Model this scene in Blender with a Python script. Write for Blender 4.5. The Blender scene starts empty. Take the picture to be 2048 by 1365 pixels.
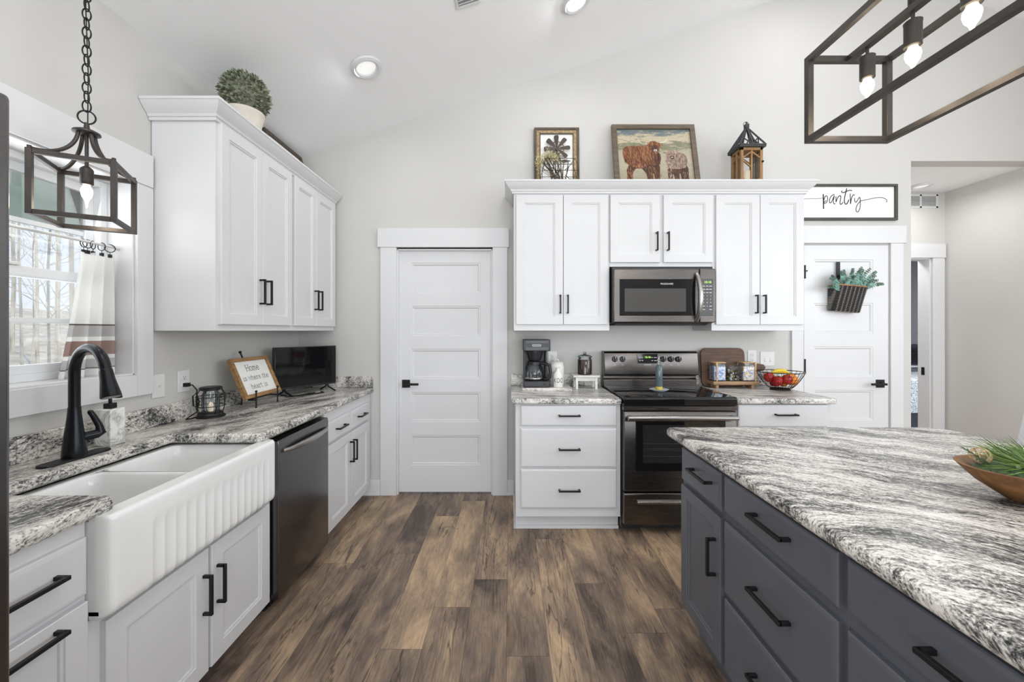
import bpy, math, random
from mathutils import Vector, Matrix
random.seed(7)
PI = math.pi
SC = bpy.context.scene
COL = SC.collection

# ------------------------------------------------------------------ camera, sky, big lights, exposure
cam_data = bpy.data.cameras.new('camera')
cam_data.sensor_width = 36.0
cam_data.lens = 790.0 / 2048.0 * 36.0
cam_data.shift_x = (1024 - 1020) / 2048.0
cam_data.shift_y = -(682.5 - 661) / 2048.0
cam_data.clip_start = 0.05
cam = bpy.data.objects.new('camera', cam_data)
COL.objects.link(cam)
cam.location = (0, 0, 1.375)
cam.rotation_euler = (PI / 2, 0, 0)
SC.camera = cam

SC.view_settings.view_transform = 'Standard'
SC.view_settings.look = 'None'
SC.view_settings.gamma = 1.0
SC.view_settings.use_curve_mapping = False
SC.view_settings.exposure = -0.15

world = bpy.data.worlds.new('sky')
SC.world = world
world.use_nodes = True
wn = world.node_tree
wn.nodes.clear()
wo = wn.nodes.new('ShaderNodeOutputWorld')
bg = wn.nodes.new('ShaderNodeBackground')
wtc = wn.nodes.new('ShaderNodeTexCoord')
wsep = wn.nodes.new('ShaderNodeSeparateXYZ')
wr = wn.nodes.new('ShaderNodeValToRGB')
wr.color_ramp.elements[0].position = 0.0
wr.color_ramp.elements[0].color = (0.86, 0.92, 1.0, 1)
wr.color_ramp.elements[1].position = 0.7
wr.color_ramp.elements[1].color = (0.42, 0.62, 0.95, 1)
wn.links.new(wtc.outputs['Generated'], wsep.inputs[0])
wn.links.new(wsep.outputs['Z'], wr.inputs[0])
wn.links.new(wr.outputs[0], bg.inputs['Color'])
bg.inputs['Strength'].default_value = 1.3
wn.links.new(bg.outputs[0], wo.inputs['Surface'])

def area(name, loc, target, sx, sy, power, color=(1, 1, 1), shape='RECTANGLE'):
    d = bpy.data.lights.new(name, 'AREA')
    d.shape = shape
    d.size = sx
    if shape in ('RECTANGLE', 'ELLIPSE'):
        d.size_y = sy
    d.energy = power
    d.color = color
    o = bpy.data.objects.new(name, d)
    COL.objects.link(o)
    o.location = loc
    o.rotation_euler = (Vector(target) - Vector(loc)).to_track_quat('-Z', 'Y').to_euler()
    return o

# area lamps for daylight; the gable, side, dining and nook windows are invented
area('daylight_rear_doors', (0.9, -4.45, 1.05), (0.9, 0, 1.5), 3.6, 1.9, 138, (0.90, 0.955, 1.0))
area('added_gable_fill', (2.3, -4.45, 3.2), (0.3, 1.0, 4.2), 2.6, 0.9, 52, (0.90, 0.955, 1.0))  # added fill aimed up at the ceiling
area('added_side_fill', (4.40, -1.6, 1.7), (0.0, 0.4, 1.7), 2.0, 1.9, 46, (0.91, 0.96, 1.0))  # added fill from the unseen right side
area('added_dining_fill', (4.40, .7, 1.95), (-1.0, 1.2, .9), 2.0, 1.3, 46, (0.91, 0.96, 1.0))  # added fill for the lower cabinets of the left run
area('added_nook_fill', (-1.72, -2.2, 1.5), (4.0, 0.2, 1.9), 1.5, 1.6, 50, (0.91, 0.96, 1.0))  # added fill for the island faces and right wall
area('daylight_sink_window', (-1.96, 1.47, 1.62), (0.0, 1.47, 1.2), 0.70, 0.85, 5.5, (0.92, 0.96, 1.0))
SUN = bpy.data.lights.new('sun', 'SUN')
SUN.energy = 2.2
SUN.angle = 0.02
SUN.color = (1.0, 0.95, 0.88)
suno = bpy.data.objects.new('sun', SUN)
COL.objects.link(suno)
suno.rotation_euler = Vector((-0.7, 0.45, -0.62)).to_track_quat('-Z', 'Y').to_euler()

# ------------------------------------------------------------------ mesh helpers
class MB:
    def __init__(s):
        s.v = []; s.f = []; s.m = []; s.mi = 0
    def add(s, vs, fs):
        b = len(s.v)
        s.v += [tuple(p) for p in vs]
        for f in fs:
            s.f.append([i + b for i in f]); s.m.append(s.mi)
        return s
    def box(s, x0, x1, y0, y1, z0, z1):
        if x0 > x1: x0, x1 = x1, x0
        if y0 > y1: y0, y1 = y1, y0
        if z0 > z1: z0, z1 = z1, z0
        return s.add([(x0,y0,z0),(x1,y0,z0),(x1,y1,z0),(x0,y1,z0),(x0,y0,z1),(x1,y0,z1),(x1,y1,z1),(x0,y1,z1)],
                     [(3,2,1,0),(4,5,6,7),(0,1,5,4),(1,2,6,5),(2,3,7,6),(3,0,4,7)])
    def obox(s, c, hx, hy, hz, M):
        c = Vector(c); vs = []
        for sz in (-1, 1):
            for sx, sy in ((-1,-1),(1,-1),(1,1),(-1,1)):
                vs.append(c + M @ Vector((sx*hx, sy*hy, sz*hz)))
        return s.add(vs, [(3,2,1,0),(4,5,6,7),(0,1,5,4),(1,2,6,5),(2,3,7,6),(3,0,4,7)])
    def bar(s, p0, p1, w, h=None, up=(0,0,1)):
        p0 = Vector(p0); p1 = Vector(p1); h = h or w
        d = (p1 - p0).normalized(); up = Vector(up)
        if abs(d.dot(up)) > 0.98: up = Vector((0,1,0))
        a = d.cross(up).normalized(); b = a.cross(d).normalized()
        vs = []
        for p in (p0, p1):
            for sa, sb in ((-1,-1),(1,-1),(1,1),(-1,1)):
                vs.append(p + a*sa*w/2 + b*sb*h/2)
        return s.add(vs, [(0,1,2,3),(7,6,5,4),(4,5,1,0),(5,6,2,1),(6,7,3,2),(7,4,0,3)])
    def tube(s, path, r, n=8, closed=False, cap=True, sq=None):
        P = [Vector(p) for p in path]; k = len(P)
        R = r if isinstance(r, (list, tuple)) else [r]*k
        T = []
        for i in range(k):
            if closed: t = P[(i+1) % k] - P[i-1]
            else: t = P[min(i+1,k-1)] - P[max(i-1,0)]
            T.append(t.normalized() if t.length > 1e-9 else Vector((0,0,1)))
        ref = Vector((0,0,1)) if abs(T[0].z) < 0.9 else Vector((1,0,0))
        a = T[0].cross(ref).normalized(); base = len(s.v)
        for i in range(k):
            a = (a - T[i]*a.dot(T[i]))
            a = a.normalized() if a.length > 1e-6 else T[i].orthogonal().normalized()
            b = T[i].cross(a)
            for j in range(n):
                t = 2*PI*j/n + (PI/n if n == 4 else 0)
                s.v.append(tuple(P[i] + (a*math.cos(t) + b*math.sin(t))*R[i]))
        m = k if closed else k-1
        for i in range(m):
            i2 = (i+1) % k
            for j in range(n):
                j2 = (j+1) % n
                s.f.append([base+i*n+j, base+i*n+j2, base+i2*n+j2, base+i2*n+j]); s.m.append(s.mi)
        if cap and not closed:
            s.f.append([base+j for j in range(n)][::-1]); s.m.append(s.mi)
            s.f.append([base+(k-1)*n+j for j in range(n)]); s.m.append(s.mi)
        return s
    def cyl(s, p0, p1, r0, r1=None, n=24):
        return s.tube([p0, p1], [r0, r0 if r1 is None else r1], n)
    def lathe(s, prof, c=(0,0,0), n=32, M=None, cap=(False, False), sx=1, sy=1):
        c = Vector(c); base = len(s.v); k = len(prof)
        for r, z in prof:
            for j in range(n):
                t = 2*PI*j/n
                p = Vector((r*math.cos(t)*sx, r*math.sin(t)*sy, z))
                if M is not None: p = M @ p
                s.v.append(tuple(c + p))
        for i in range(k-1):
            for j in range(n):
                j2 = (j+1) % n
                s.f.append([base+i*n+j, base+i*n+j2, base+(i+1)*n+j2, base+(i+1)*n+j]); s.m.append(s.mi)
        if cap[0]: s.f.append([base+j for j in range(n)][::-1]); s.m.append(s.mi)
        if cap[1]: s.f.append([base+(k-1)*n+j for j in range(n)]); s.m.append(s.mi)
        return s
    def sphere(s, c, r, n=16, m=10, sx=1, sy=1, sz=1):
        prof = [(r*math.sin(PI*i/m)+1e-5, -r*math.cos(PI*i/m)*sz) for i in range(m+1)]
        return s.lathe(prof, c, n, sx=sx, sy=sy)
    def prism(s, poly, f0, f1):
        # poly: 2D points; f0/f1: functions mapping (u,v) to a 3D point on the two end faces
        k = len(poly)
        vs = [f0(u, v) for u, v in poly] + [f1(u, v) for u, v in poly]
        fs = [list(range(k))[::-1], list(range(k, 2*k))]
        for i in range(k):
            j = (i+1) % k
            fs.append([i, j, k+j, k+i])
        return s.add(vs, fs)
    def rings(s, rings, cap0=True, cap1=True):
        n = len(rings[0]); base = len(s.v)
        for r in rings: s.v += [tuple(p) for p in r]
        for i in range(len(rings)-1):
            for j in range(n):
                j2 = (j+1) % n
                s.f.append([base+i*n+j, base+i*n+j2, base+(i+1)*n+j2, base+(i+1)*n+j]); s.m.append(s.mi)
        if cap0: s.f.append([base+j for j in range(n)][::-1]); s.m.append(s.mi)
        if cap1: s.f.append([base+(len(rings)-1)*n+j for j in range(n)]); s.m.append(s.mi)
        return s
    def ribbon(s, pts, w, f, W=None):
        # flat stroke on a plane, f maps (u,v) to 3D
        P = [Vector((p[0], p[1])) for p in pts]; k = len(P); base = len(s.v)
        for i in range(k):
            t = P[min(i+1,k-1)] - P[max(i-1,0)]
            t = t.normalized() if t.length > 1e-9 else Vector((1,0))
            nrm = Vector((-t.y, t.x)); ww = (W[i] if W else w)/2
            for q in (P[i]+nrm*ww, P[i]-nrm*ww):
                s.v.append(tuple(f(q.x, q.y)))
        for i in range(k-1):
            s.f.append([base+2*i, base+2*i+1, base+2*i+3, base+2*i+2]); s.m.append(s.mi)
        return s

ROOTS = {}
def setp(o, label=None, cat=None, group=None, kind=None):
    if label: o['label'] = label
    if cat: o['category'] = cat
    if group: o['group'] = group
    if kind: o['kind'] = kind
    return o

def thing(name, label, cat, loc, group=None, rot=None, kind=None):
    o = bpy.data.objects.new(name, None)
    o.empty_display_size = 0.05
    COL.objects.link(o)
    o.location = loc
    if rot is not None: o.rotation_euler = rot
    ROOTS[o.name] = Vector((0,0,0)) if rot is not None else Vector(loc)
    return setp(o, label, cat, group, kind)

def build(mb, name, mat, parent=None, bevel=0.0, segs=2, ang=40, label=None, cat=None, group=None, kind=None, flat=False, origin=None):
    if parent is not None:
        off = ROOTS[parent.name]
    elif origin is not None:
        off = Vector(origin)
    else:
        xs = [v[0] for v in mb.v]; ys = [v[1] for v in mb.v]; zs = [v[2] for v in mb.v]
        off = Vector(((min(xs)+max(xs))/2, (min(ys)+max(ys))/2, min(zs)))
    me = bpy.data.meshes.new(name)
    me.from_pydata([(v[0]-off.x, v[1]-off.y, v[2]-off.z) for v in mb.v], [], mb.f)
    mats = mat if isinstance(mat, (list, tuple)) else [mat]
    for m in mats: me.materials.append(m)
    if len(mats) > 1: me.polygons.foreach_set('material_index', mb.m)
    me.validate()
    if not flat:
        me.polygons.foreach_set('use_smooth', [True]*len(me.polygons))
        me.set_sharp_from_angle(angle=math.radians(ang))
    me.update()
    o = bpy.data.objects.new(name, me)
    COL.objects.link(o)
    if parent is not None:
        o.parent = parent
        ROOTS[o.name] = off
    else:
        o.location = off
        ROOTS[o.name] = off
    if bevel > 0:
        b = o.modifiers.new('bevel', 'BEVEL'); b.width = bevel; b.segments = segs; b.limit_method = 'ANGLE'; b.angle_limit = math.radians(35)
        b.harden_normals = False
    return setp(o, label, cat, group, kind)

def copy_tree(o, parent=None):
    c = o.copy(); COL.objects.link(c)
    if parent is not None: c.parent = parent
    for ch in list(o.children): copy_tree(ch, c)
    ROOTS[c.name] = ROOTS[o.name]
    return c

def text_mesh(body, size, f, spacing=1.0, align='CENTER', mb=None):
    # the built-in vector font turned into flat mesh lettering; f maps (u,v) to 3D
    cu = bpy.data.curves.new('lettering', 'FONT')
    cu.body = body; cu.size = size; cu.align_x = align; cu.align_y = 'CENTER'; cu.space_character = spacing
    cu.resolution_u = 3
    ob = bpy.data.objects.new('lettering', cu)
    COL.objects.link(ob)
    dg = bpy.context.evaluated_depsgraph_get()
    me = bpy.data.meshes.new_from_object(ob.evaluated_get(dg))
    mb = mb or MB()
    mb.add([f(v.co.x, v.co.y) for v in me.vertices], [list(p.vertices) for p in me.polygons])
    bpy.data.objects.remove(ob); bpy.data.curves.remove(cu); bpy.data.meshes.remove(me)
    return mb

# ------------------------------------------------------------------ materials
def srgb(r, g, b):
    return tuple(((c/255)/12.92 if c/255 <= 0.04045 else ((c/255+0.055)/1.055)**2.4) for c in (r, g, b))

def base_mat(name):
    m = bpy.data.materials.new(name); m.use_nodes = True
    nt = m.node_tree
    return m, nt, nt.nodes['Principled BSDF']

def N(nt, t, **kw):
    n = nt.nodes.new(t)
    for k, v in kw.items():
        if k in n.inputs: n.inputs[k].default_value = v
        else: setattr(n, k, v)
    return n

def ramp(nt, stops, interp='LINEAR'):
    r = nt.nodes.new('ShaderNodeValToRGB'); r.color_ramp.interpolation = interp
    e = r.color_ramp.elements
    while len(e) < len(stops): e.new(0.5)
    for el, (p, c) in zip(e, stops):
        el.position = p; el.color = (*c, 1) if len(c) == 3 else c
    return r

def math_node(nt, op, a=None, b=None, c=None):
    n = nt.nodes.new('ShaderNodeMath'); n.operation = op
    for i, x in enumerate((a, b, c)):
        if x is None: continue
        if isinstance(x, (int, float)): n.inputs[i].default_value = x
        else: nt.links.new(x, n.inputs[i])
    return n.outputs[0]

def mixc(nt, fac, a, b, mode='MIX'):
    n = nt.nodes.new('ShaderNodeMix'); n.data_type = 'RGBA'; n.blend_type = mode
    for i, x in ((0, fac), (6, a), (7, b)):
        if isinstance(x, (int, float)): n.inputs[i].default_value = x
        elif isinstance(x, tuple): n.inputs[i].default_value = (*x[:3], 1)
        else: nt.links.new(x, n.inputs[i])
    return n.outputs[2]

def plain(name, color, rough=0.5, metal=0.0, var=0.04, scale=18, bump=0.0, spec=0.5, stretch=(1,1,1), trans=0.0, ior=1.45, emit=None, estr=0.0, alpha=1.0, coat=0.0):
    m, nt, b = base_mat(name)
    tc = N(nt, 'ShaderNodeTexCoord'); mp = N(nt, 'ShaderNodeMapping'); mp.inputs['Scale'].default_value = stretch
    nt.links.new(tc.outputs['Object'], mp.inputs[0])
    no = N(nt, 'ShaderNodeTexNoise', Scale=scale, Detail=4.0)
    nt.links.new(mp.outputs[0], no.inputs['Vector'])
    lo = tuple(max(0, c*(1-var)) for c in color); hi = tuple(min(1, c*(1+var)) for c in color)
    r = ramp(nt, [(0.3, lo), (0.7, hi)])
    nt.links.new(no.outputs['Fac'], r.inputs[0]); nt.links.new(r.outputs[0], b.inputs['Base Color'])
    b.inputs['Roughness'].default_value = rough; b.inputs['Metallic'].default_value = metal
    b.inputs['Specular IOR Level'].default_value = spec
    b.inputs['Transmission Weight'].default_value = trans; b.inputs['IOR'].default_value = ior
    b.inputs['Alpha'].default_value = alpha
    b.inputs['Coat Weight'].default_value = coat
    if emit: b.inputs['Emission Color'].default_value = (*emit, 1); b.inputs['Emission Strength'].default_value = estr
    if bump > 0:
        bp = N(nt, 'ShaderNodeBump', Strength=bump, Distance=0.004)
        nt.links.new(no.outputs['Fac'], bp.inputs['Height']); nt.links.new(bp.outputs[0], b.inputs['Normal'])
    return m

def granite(name, angle, tint=(1,1,1), scale=1.0, seed=0.0, lift=0.0):
    m, nt, b = base_mat(name)
    tc = N(nt, 'ShaderNodeTexCoord')
    mp = N(nt, 'ShaderNodeMapping'); mp.inputs['Rotation'].default_value = (0, 0, angle)
    mp.inputs['Location'].default_value = (seed, seed*0.7, 0)
    nt.links.new(tc.outputs['Object'], mp.inputs[0])
    wob = N(nt, 'ShaderNodeTexNoise', Scale=2.2*scale, Detail=3.0)
    nt.links.new(mp.outputs[0], wob.inputs['Vector'])
    sub = N(nt, 'ShaderNodeVectorMath', operation='SUBTRACT'); sub.inputs[1].default_value = (.5,.5,.5)
    nt.links.new(wob.outputs['Color'], sub.inputs[0])
    scl = N(nt, 'ShaderNodeVectorMath', operation='SCALE'); scl.inputs['Scale'].default_value = 0.24/scale
    nt.links.new(sub.outputs[0], scl.inputs[0])
    addv = N(nt, 'ShaderNodeVectorMath', operation='ADD')
    nt.links.new(mp.outputs[0], addv.inputs[0]); nt.links.new(scl.outputs[0], addv.inputs[1])
    def layer(sx, sy, sz, sc, det, rough):
        mm = N(nt, 'ShaderNodeMapping'); mm.inputs['Scale'].default_value = (sx, sy, sz)
        nt.links.new(addv.outputs[0], mm.inputs[0])
        n = N(nt, 'ShaderNodeTexNoise', Scale=sc*scale, Detail=det, Roughness=rough)
        nt.links.new(mm.outputs[0], n.inputs['Vector'])
        return n.outputs['Fac']
    broad = layer(1, 5, 3, 2.4, 4, .55)
    streak = layer(1, 6.5, 5, 15, 6, .72)
    fine = layer(1, 3.4, 3, 48, 4, .75)
    speck = layer(1, 1.4, 1.3, 130, 3, .7)
    v = math_node(nt, 'MULTIPLY_ADD', broad, 0.70, 0.0)
    v = math_node(nt, 'MULTIPLY_ADD', streak, 0.62, v)
    v = math_node(nt, 'MULTIPLY_ADD', fine, 0.62, v)
    v = math_node(nt, 'MULTIPLY_ADD', speck, 0.55, v)
    v = math_node(nt, 'MULTIPLY_ADD', math_node(nt, 'SUBTRACT', v, 1.245 - lift), 1.45, 0.5)
    r = ramp(nt, [(0.27, (.012,.013,.015)), (0.36, (.07,.07,.07)), (0.44, (.24,.235,.22)), (0.53, (.46,.445,.42)), (0.62, (.70,.675,.64)), (0.75, (.83,.80,.77))])
    nt.links.new(v, r.inputs[0])
    c = mixc(nt, 1.0, r.outputs[0], tint, 'MULTIPLY')
    nt.links.new(c, b.inputs['Base Color'])
    b.inputs['Roughness'].default_value = 0.28
    b.inputs['Specular IOR Level'].default_value = 0.45
    return m

def floor_mat():
    m, nt, b = base_mat('oak_plank')
    tc = N(nt, 'ShaderNodeTexCoord'); sp = N(nt, 'ShaderNodeSeparateXYZ')
    nt.links.new(tc.outputs['Object'], sp.inputs[0])
    X, Y = sp.outputs['X'], sp.outputs['Y']
    PW, PL = 0.182, 1.22
    xs = math_node(nt, 'DIVIDE', math_node(nt, 'ADD', X, 20.035), PW)
    row = math_node(nt, 'FLOOR', xs); fx = math_node(nt, 'FRACT', xs)
    wn1 = N(nt, 'ShaderNodeTexWhiteNoise', noise_dimensions='1D'); nt.links.new(row, wn1.inputs['W'])
    ys = math_node(nt, 'ADD', math_node(nt, 'DIVIDE', math_node(nt, 'ADD', Y, 20.0), PL), math_node(nt, 'MULTIPLY', wn1.outputs['Value'], 7.31))
    col = math_node(nt, 'FLOOR', ys); fy = math_node(nt, 'FRACT', ys)
    cid = N(nt, 'ShaderNodeCombineXYZ'); nt.links.new(row, cid.inputs[0]); nt.links.new(col, cid.inputs[1])
    wn2 = N(nt, 'ShaderNodeTexWhiteNoise', noise_dimensions='3D'); nt.links.new(cid.outputs[0], wn2.inputs['Vector'])
    rnd = wn2.outputs['Value']
    off = N(nt, 'ShaderNodeVectorMath', operation='SCALE'); off.inputs['Scale'].default_value = 23.0
    nt.links.new(wn2.outputs['Color'], off.inputs[0])
    pos = N(nt, 'ShaderNodeVectorMath', operation='ADD')
    nt.links.new(tc.outputs['Object'], pos.inputs[0]); nt.links.new(off.outputs[0], pos.inputs[1])
    def noise(sx, sy, sc, det, dist=0.0, rough=.6):
        mm = N(nt, 'ShaderNodeMapping'); mm.inputs['Scale'].default_value = (sx, sy, 1)
        nt.links.new(pos.outputs[0], mm.inputs[0])
        n = N(nt, 'ShaderNodeTexNoise', Scale=sc, Detail=det, Distortion=dist, Roughness=rough)
        nt.links.new(mm.outputs[0], n.inputs['Vector']); return n.outputs['Fac']
    blot = noise(1, .32, 7.5, 3, .6)
    grain = noise(1, .055, 120, 5, .4, .7)
    ring = noise(1, .13, 16, 2, 1.4)
    rings = math_node(nt, 'FRACT', math_node(nt, 'MULTIPLY', ring, 9.0))
    rings = math_node(nt, 'ABSOLUTE', math_node(nt, 'SUBTRACT', rings, 0.5))
    v = math_node(nt, 'MULTIPLY_ADD', blot, 1.05, math_node(nt, 'MULTIPLY', rnd, 0.34))
    v = math_node(nt, 'MULTIPLY_ADD', grain, 0.42, v)
    v = math_node(nt, 'MULTIPLY_ADD', rings, 0.16, v)
    v = math_node(nt, 'SUBTRACT', v, 0.47)
    r = ramp(nt, [(0.18, srgb(80,69,62)), (0.36, srgb(120,103,90)), (0.5, srgb(148,127,107)), (0.63, srgb(176,150,122)), (0.82, srgb(206,176,140))])
    nt.links.new(v, r.inputs[0])
    # knots
    vm = N(nt, 'ShaderNodeMapping'); vm.inputs['Scale'].default_value = (4.2, 1.5, 1); nt.links.new(pos.outputs[0], vm.inputs[0])
    vo = N(nt, 'ShaderNodeTexVoronoi', Scale=0.8); nt.links.new(vm.outputs[0], vo.inputs['Vector'])
    kr = ramp(nt, [(0.02, (1,1,1)), (0.2, (0,0,0))]); nt.links.new(vo.outputs['Distance'], kr.inputs[0])
    kfac = math_node(nt, 'MULTIPLY', kr.outputs[0], math_node(nt, 'ADD', 0.25, grain))
    c = mixc(nt, kfac, r.outputs[0], srgb(48,38,32))
    # fine cracks following the grain
    ck = noise(1, .07, 13, 4, 1.0, .55)
    ckd = math_node(nt, 'ABSOLUTE', math_node(nt, 'SUBTRACT', ck, 0.5))
    cr = ramp(nt, [(0.0, (1,1,1)), (0.017, (0,0,0))]); nt.links.new(ckd, cr.inputs[0])
    gate = noise(1, .5, 3.0, 2)
    gr = ramp(nt, [(0.42, (0,0,0)), (0.54, (1,1,1))]); nt.links.new(gate, gr.inputs[0])
    cf = math_node(nt, 'MULTIPLY', math_node(nt, 'MULTIPLY', cr.outputs[0], gr.outputs[0]), 0.75)
    c = mixc(nt, cf, c, srgb(44,34,28))
    # seams
    ex = math_node(nt, 'MULTIPLY', math_node(nt, 'SUBTRACT', 0.5, math_node(nt, 'ABSOLUTE', math_node(nt, 'SUBTRACT', fx, 0.5))), PW)
    ey = math_node(nt, 'MULTIPLY', math_node(nt, 'SUBTRACT', 0.5, math_node(nt, 'ABSOLUTE', math_node(nt, 'SUBTRACT', fy, 0.5))), PL)
    e = math_node(nt, 'MINIMUM', ex, ey)
    seam = math_node(nt, 'MULTIPLY', math_node(nt, 'LESS_THAN', e, 0.0011), 0.6)
    c = mixc(nt, seam, c, srgb(40,31,26))
    nt.links.new(c, b.inputs['Base Color'])
    b.inputs['Roughness'].default_value = 0.42
    b.inputs['Specular IOR Level'].default_value = 0.35
    bp = N(nt, 'ShaderNodeBump', Strength=0.12, Distance=0.002)
    nt.links.new(grain, bp.inputs['Height']); nt.links.new(bp.outputs[0], b.inputs['Normal'])
    return m

def wood(name, c0, c1, axis=0, scale=14, rough=.55, stretch=.08):
    m, nt, b = base_mat(name)
    tc = N(nt, 'ShaderNodeTexCoord'); mp = N(nt, 'ShaderNodeMapping')
    s = [1, 1, 1]; s[axis] = stretch
    mp.inputs['Scale'].default_value = s
    nt.links.new(tc.outputs['Object'], mp.inputs[0])
    n = N(nt, 'ShaderNodeTexNoise', Scale=scale*5, Detail=6.0, Distortion=.5, Roughness=.65)
    nt.links.new(mp.outputs[0], n.inputs['Vector'])
    r = ramp(nt, [(0.32, c0), (0.68, c1)])
    nt.links.new(n.outputs['Fac'], r.inputs[0]); nt.links.new(r.outputs[0], b.inputs['Base Color'])
    b.inputs['Roughness'].default_value = rough
    bp = N(nt, 'ShaderNodeBump', Strength=.2, Distance=.002)
    nt.links.new(n.outputs['Fac'], bp.inputs['Height']); nt.links.new(bp.outputs[0], b.inputs['Normal'])
    return m

def brushed(name, color, rough=.28, axis=0):
    m, nt, b = base_mat(name)
    tc = N(nt, 'ShaderNodeTexCoord'); mp = N(nt, 'ShaderNodeMapping')
    s = [1, 1, 1]; s[axis] = .01
    mp.inputs['Scale'].default_value = s
    nt.links.new(tc.outputs['Object'], mp.inputs[0])
    n = N(nt, 'ShaderNodeTexNoise', Scale=600, Detail=3.0)
    nt.links.new(mp.outputs[0], n.inputs['Vector'])
    r = ramp(nt, [(0.3, tuple(c*.93 for c in color)), (0.7, tuple(c*1.07 for c in color))])
    nt.links.new(n.outputs['Fac'], r.inputs[0]); nt.links.new(r.outputs[0], b.inputs['Base Color'])
    rr = N(nt, 'ShaderNodeMapRange'); rr.inputs['To Min'].default_value = rough*.8; rr.inputs['To Max'].default_value = rough*1.25
    nt.links.new(n.outputs['Fac'], rr.inputs['Value']); nt.links.new(rr.outputs[0], b.inputs['Roughness'])
    b.inputs['Metallic'].default_value = 1.0
    return m

def glass(name, color=(1,1,1), rough=0.0, tint_alpha=0.12):
    # thin clear glass: mostly see-through with a clear reflection
    m = bpy.data.materials.new(name); m.use_nodes = True
    nt = m.node_tree; nt.nodes.clear()
    o = N(nt, 'ShaderNodeOutputMaterial'); mix = N(nt, 'ShaderNodeMixShader')
    t = N(nt, 'ShaderNodeBsdfTransparent'); g = N(nt, 'ShaderNodeBsdfGlossy'); fr = N(nt, 'ShaderNodeFresnel', IOR=1.45)
    no = N(nt, 'ShaderNodeTexNoise', Scale=3.0); r = ramp(nt, [(0, tuple(c*.98 for c in color)), (1, color)])
    nt.links.new(no.outputs['Fac'], r.inputs[0]); nt.links.new(r.outputs[0], t.inputs['Color'])
    g.inputs['Roughness'].default_value = rough
    f = math_node(nt, 'ADD', math_node(nt, 'MULTIPLY', fr.outputs[0], 0.9), tint_alpha*0.2)
    nt.links.new(f, mix.inputs[0]); nt.links.new(t.outputs[0], mix.inputs[1]); nt.links.new(g.outputs[0], mix.inputs[2])
    nt.links.new(mix.outputs[0], o.inputs['Surface'])
    return m

M = {}
M['wall'] = plain('wall_paint', srgb(205,203,199), .75, var=.012, scale=3)
M['ceiling'] = plain('ceiling_paint', srgb(247,247,248), .85, var=.01, scale=4)
M['trim'] = plain('trim_paint', srgb(220,220,221), .35, var=.01, scale=4)
M['white'] = plain('cabinet_white', srgb(215,215,216), .34, var=.01, scale=6)
M['floor'] = floor_mat()
M['granite'] = granite('counter_stone', PI/2 + .35, tint=(1,.985,.96), lift=.035)
M['granite_back'] = granite('counter_stone_back', .35, seed=3.1, lift=.045)
M['granite_island'] = granite('island_stone', .62, seed=1.7, lift=.008, tint=(1,.985,.965))
M['navy'] = plain('charcoal_cabinet', srgb(91,93,100), .38, var=.03, scale=8)
M['black'] = plain('matte_black_metal', (.012,.012,.013), .42, metal=.3, var=.2)
M['bronze'] = plain('dark_bronze_metal', (.06,.053,.048), .42, metal=.6, var=.15)
M['steel'] = brushed('black_stainless', (.125,.114,.107), .27, 0)
M['steelv'] = brushed('black_stainless_front', (.175,.168,.17), .22, 1)
M['chrome'] = brushed('bright_steel', (.40,.385,.37), .26, 0)
M['blackglass'] = plain('black_glass', (.006,.006,.007), .05, var=.1, spec=.6)
M['darkplastic'] = plain('dark_plastic', (.02,.021,.024), .35, var=.15)
M['porcelain'] = plain('white_fireclay', srgb(236,236,234), .12, var=.008, spec=.5, coat=.3)
M['glass'] = glass('clear_glass')
M['vinyl'] = plain('vinyl_window', srgb(232,234,236), .4, var=.01)
M['plate'] = plain('white_plastic', srgb(226,226,224), .35, var=.01)
M['slot'] = plain('slot_dark', (.03,.03,.03), .6)
M['ink'] = plain('black_ink', (.015,.015,.015), .7)
M['paper'] = plain('white_board', srgb(240,239,235), .7, var=.015)
M['bulb'] = plain('glowing_bulb', (1,.9,.75), .2, emit=(1.0,.86,.62), estr=9.0)
M['can'] = plain('can_lens', (1,1,1), .4, emit=(1.0,.98,.95), estr=2.2)
M['can_dim'] = plain('can_lens_soft', (.95,.95,.95), .4, emit=(1.0,.99,.97), estr=.45)
M['green_led'] = plain('green_display', (.1,.3,.02), .4, emit=(.55,.95,.15), estr=1.6)
M['print_white'] = plain('white_print', (.8,.8,.8), .5)
# ------------------------------------------------------------------ the room
LX, RX, BY, HY, FY = -1.77, 4.46, 3.30, 4.05, -4.5
RIDGE = 3.0
def zc(x): return 2.80 + 0.337*(x - LX) if x <= RIDGE else 2.80 + 0.337*(RIDGE - LX) - 0.337*(x - RIDGE)
def struct(mb, name, mat, label, cat, bevel=0, **k):
    return build(mb, name, mat, None, bevel=bevel, label=label, cat=cat, kind='structure', flat=(bevel == 0), **k)

f = MB().box(LX-.2, RX+.15, FY-.15, 7.2, -.12, 0)
struct(f, 'floor', M['floor'], 'brown oak plank floor running towards the far wall', 'floor', origin=(0,0,0))

def gable(mb, x0, x1, z0, y0, y1, steps=()):
    xs = [x0] + [s for s in (RIDGE,) if x0 < s < x1] + [x1]
    poly = [(x0, z0), (x1, z0)] + [(x, zc(x)) for x in xs[::-1]]
    mb.prism(poly, lambda u, v: (u, y0, v), lambda u, v: (u, y1, v))
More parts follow.
